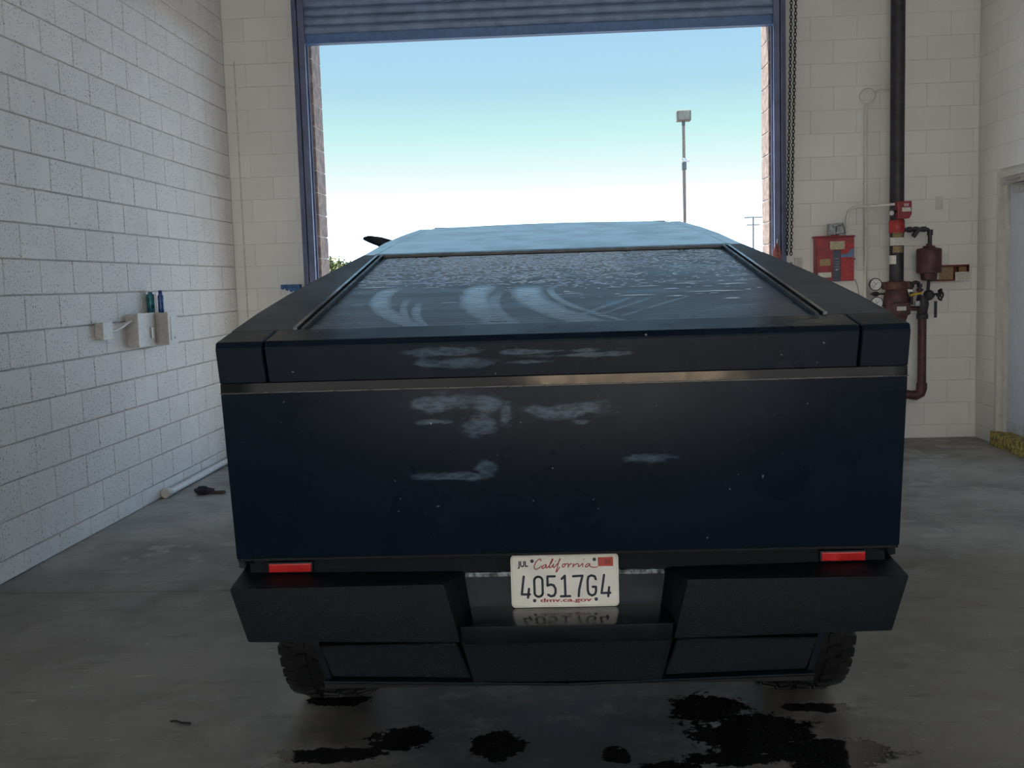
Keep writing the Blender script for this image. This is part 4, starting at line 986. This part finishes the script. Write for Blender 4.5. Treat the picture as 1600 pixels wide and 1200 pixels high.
# conduit elbow from the flow switch to the cabinet
e0 = atY(1399, 320, WF-.05); e1 = atY(1322.5, 366, WF-.05)
pts = [(fx-w_, RY-.06, e0.z-.005), (ax-.09, RY-.03, e0.z-.005), (ax-.2, WF-.06, e0.z-.004), (e1.x+.12, WF-.05, e0.z-.006), (e1.x+.06, WF-.05, e0.z-.014), (e1.x+.018, WF-.05, e0.z-.045), (e1.x, WF-.05, e0.z-.10), (e1.x, WF-.05, Zb+.006)]
(MB().tube(pts, .0115, 10).build('signal_conduit', M_WCOND, fr_, True))
# folder standing on the cabinet
a = atY(1292, 367.5, WF-.07); b = atY(1322, 347, WF-.07)
fd = MB(); z_ = Zb+.005
pf = thing('paper_folder', 'clear grey folder of papers leaning on top of the red cabinet', 'folder', ((a.x+b.x)/2, WF-.07, z_))
fd.prism([(a.x, WF-.10, z_), (b.x-.008, WF-.10, z_), (b.x-.02, WF-.05, b.z), (a.x+.018, WF-.05, b.z-.012)], (0, .018, 0)); fd.build('sleeve', mat('grey_clear_sleeve', (.40, .42, .44), .25, var=.25, vscale=30), pf)
fm = MB(); fm.tube([(a.x+.07, WF-.106, z_+.012), (a.x+.085, WF-.075, z_+.085), (b.x-.03, WF-.066, b.z-.018), (b.x-.015, WF-.1, z_+.02)], .003, 6, closed=True); fm.build('black_edge', M_UNDER, pf)
MB().box(a.x+.03, a.x+.10, WF-.112, WF-.10, z_, z_+.010, .003).build('marker_pen', mat('dark_red_marker', (.12, .02, .03), .4), pf)
# thin wire hanging from the cabinet
q0 = atY(1336, 436, WF-.02); q1 = atY(1344, 470, WF-.015)
tag(MB().tube([q0, q0.lerp(q1, .35)+Vector((.008, 0, 0)), q1, q1+Vector((-.002, 0, -.3)), q1+Vector((-.004, 0, -.9))], .003, 6).build('thin_cable', mat('grey_cable', (.2, .19, .17), .5), None, True, org=tuple(q0)), 'thin grey cable running down the wall from the red cabinet', 'cable')
# spare sprinkler head box
a = atY(1463, 414.5, WF-.09); b = atY(1514.5, 438, WF-.09)
sb = thing('spare_head_box', 'open maroon wall box with cards and cardboard inside, right of the retard chamber', 'wall box', ((a.x+b.x)/2, WF-.045, b.z))
X0, X1, Za, Zb = a.x-.03, b.x, b.z, a.z
M_BOXM = mat('maroon_box_paint', (.16, .02, .025), .45)
bx = MB(); bx.box(X0, X1, WF-.006, WF, Za, Zb); bx.box(X0, X1, WF-.09, WF, Za, Za+.012); bx.box(X0, X1, WF-.09, WF, Zb-.012, Zb); bx.box(X0, X0+.008, WF-.09, WF, Za, Zb); bx.box(X1-.008, X1, WF-.09, WF, Za, Zb)
bx.build('box_shell', M_BOXM, sb)
MB().box(X0+.04, X0+.185, WF-.075, WF-.01, Za+.013, Zb-.016, .003).build('cardboard', mat('tan_cardboard', (.36, .25, .14), .8, var=.12), sb)
MB().box(X1-.085, X1-.015, WF-.07, WF-.012, Za+.04, Zb-.02, .003).build('cardboard', mat('brown_cardboard', (.30, .15, .08), .8), sb)
cw = MB().box(X1-.125, X1-.004, WF-.097, WF-.092, Za+.0, Za+.078, .001).build('white_card', M_CARD, sb)
vs, fs = text_mesh('~~~', .03, 1.2); MB().add([(X1-.062+x, WF-.0978, Za+.05+y) for x, y in vs], fs).build('card_print', M_RUST, cw)
MB().box(X0+.02, X0+.05, WF-.10, WF-.092, Za+.02, Zb-.02, .001).build('white_card', M_CARD, sb)
# outlet and blank plate
a = atY(1241, 404, WF); b = atY(1253.5, 425, WF)
ot = thing('wall_outlet', 'small white outlet plate low beside the hoist chain', 'outlet', ((a.x+b.x)/2, WF, b.z))
MB().box(a.x, b.x, WF-.012, WF, b.z, a.z, .003).build('cover_plate', M_FRAME, ot)
for k in (.3, .72): MB().lathe([(.017, 0), (.016, .003)], ((a.x+b.x)/2, WF-.012, b.z+(a.z-b.z)*k), (0, -1, 0), 14).build('socket', M_GALV, ot)
a = atY(1462, 307, WF); b = atY(1473, 327, WF)
bp_ = thing('blank_plate', 'blank cover plate painted over in the wall colour above the maroon box', 'cover plate', ((a.x+b.x)/2, WF, b.z))
MB().box(a.x, b.x, WF-.006, WF, b.z, a.z, .002).build('cover_plate', M_WCOND, bp_)
# small red pouch hanging on the right guide
a = atY(1214, 380, WF-.17); b = atY(1213, 412, WF-.17)
po = thing('hanging_pouch', 'small faded red pointed pouch hanging on the right blue door guide', 'pouch', (a.x, WF-.17, b.z-.05))
pm = MB(); secs = [(0, .006), (.03, .022), (.07, .036), (.13, .044), (.20, .046), (.25, .04)]
pm.lathe([(r, h) for h, r in secs], (a.x, WF-.17, a.z), (0, 0, -1), 14); pm.v = [(x, WF-.17+(y-(WF-.17))*.35, z) for x, y, z in pm.v]
pm.build('pouch_body', mat('faded_red_fabric', (.30, .10, .09), .7, var=.3, vscale=40), po, True)
MB().tube([(a.x, WF-.165, a.z-.02), (a.x+.004, WF-.165, a.z+.03), (a.x+.01, WF-.16, a.z+.035)], .004, 6).build('hook', M_STEEL, po)
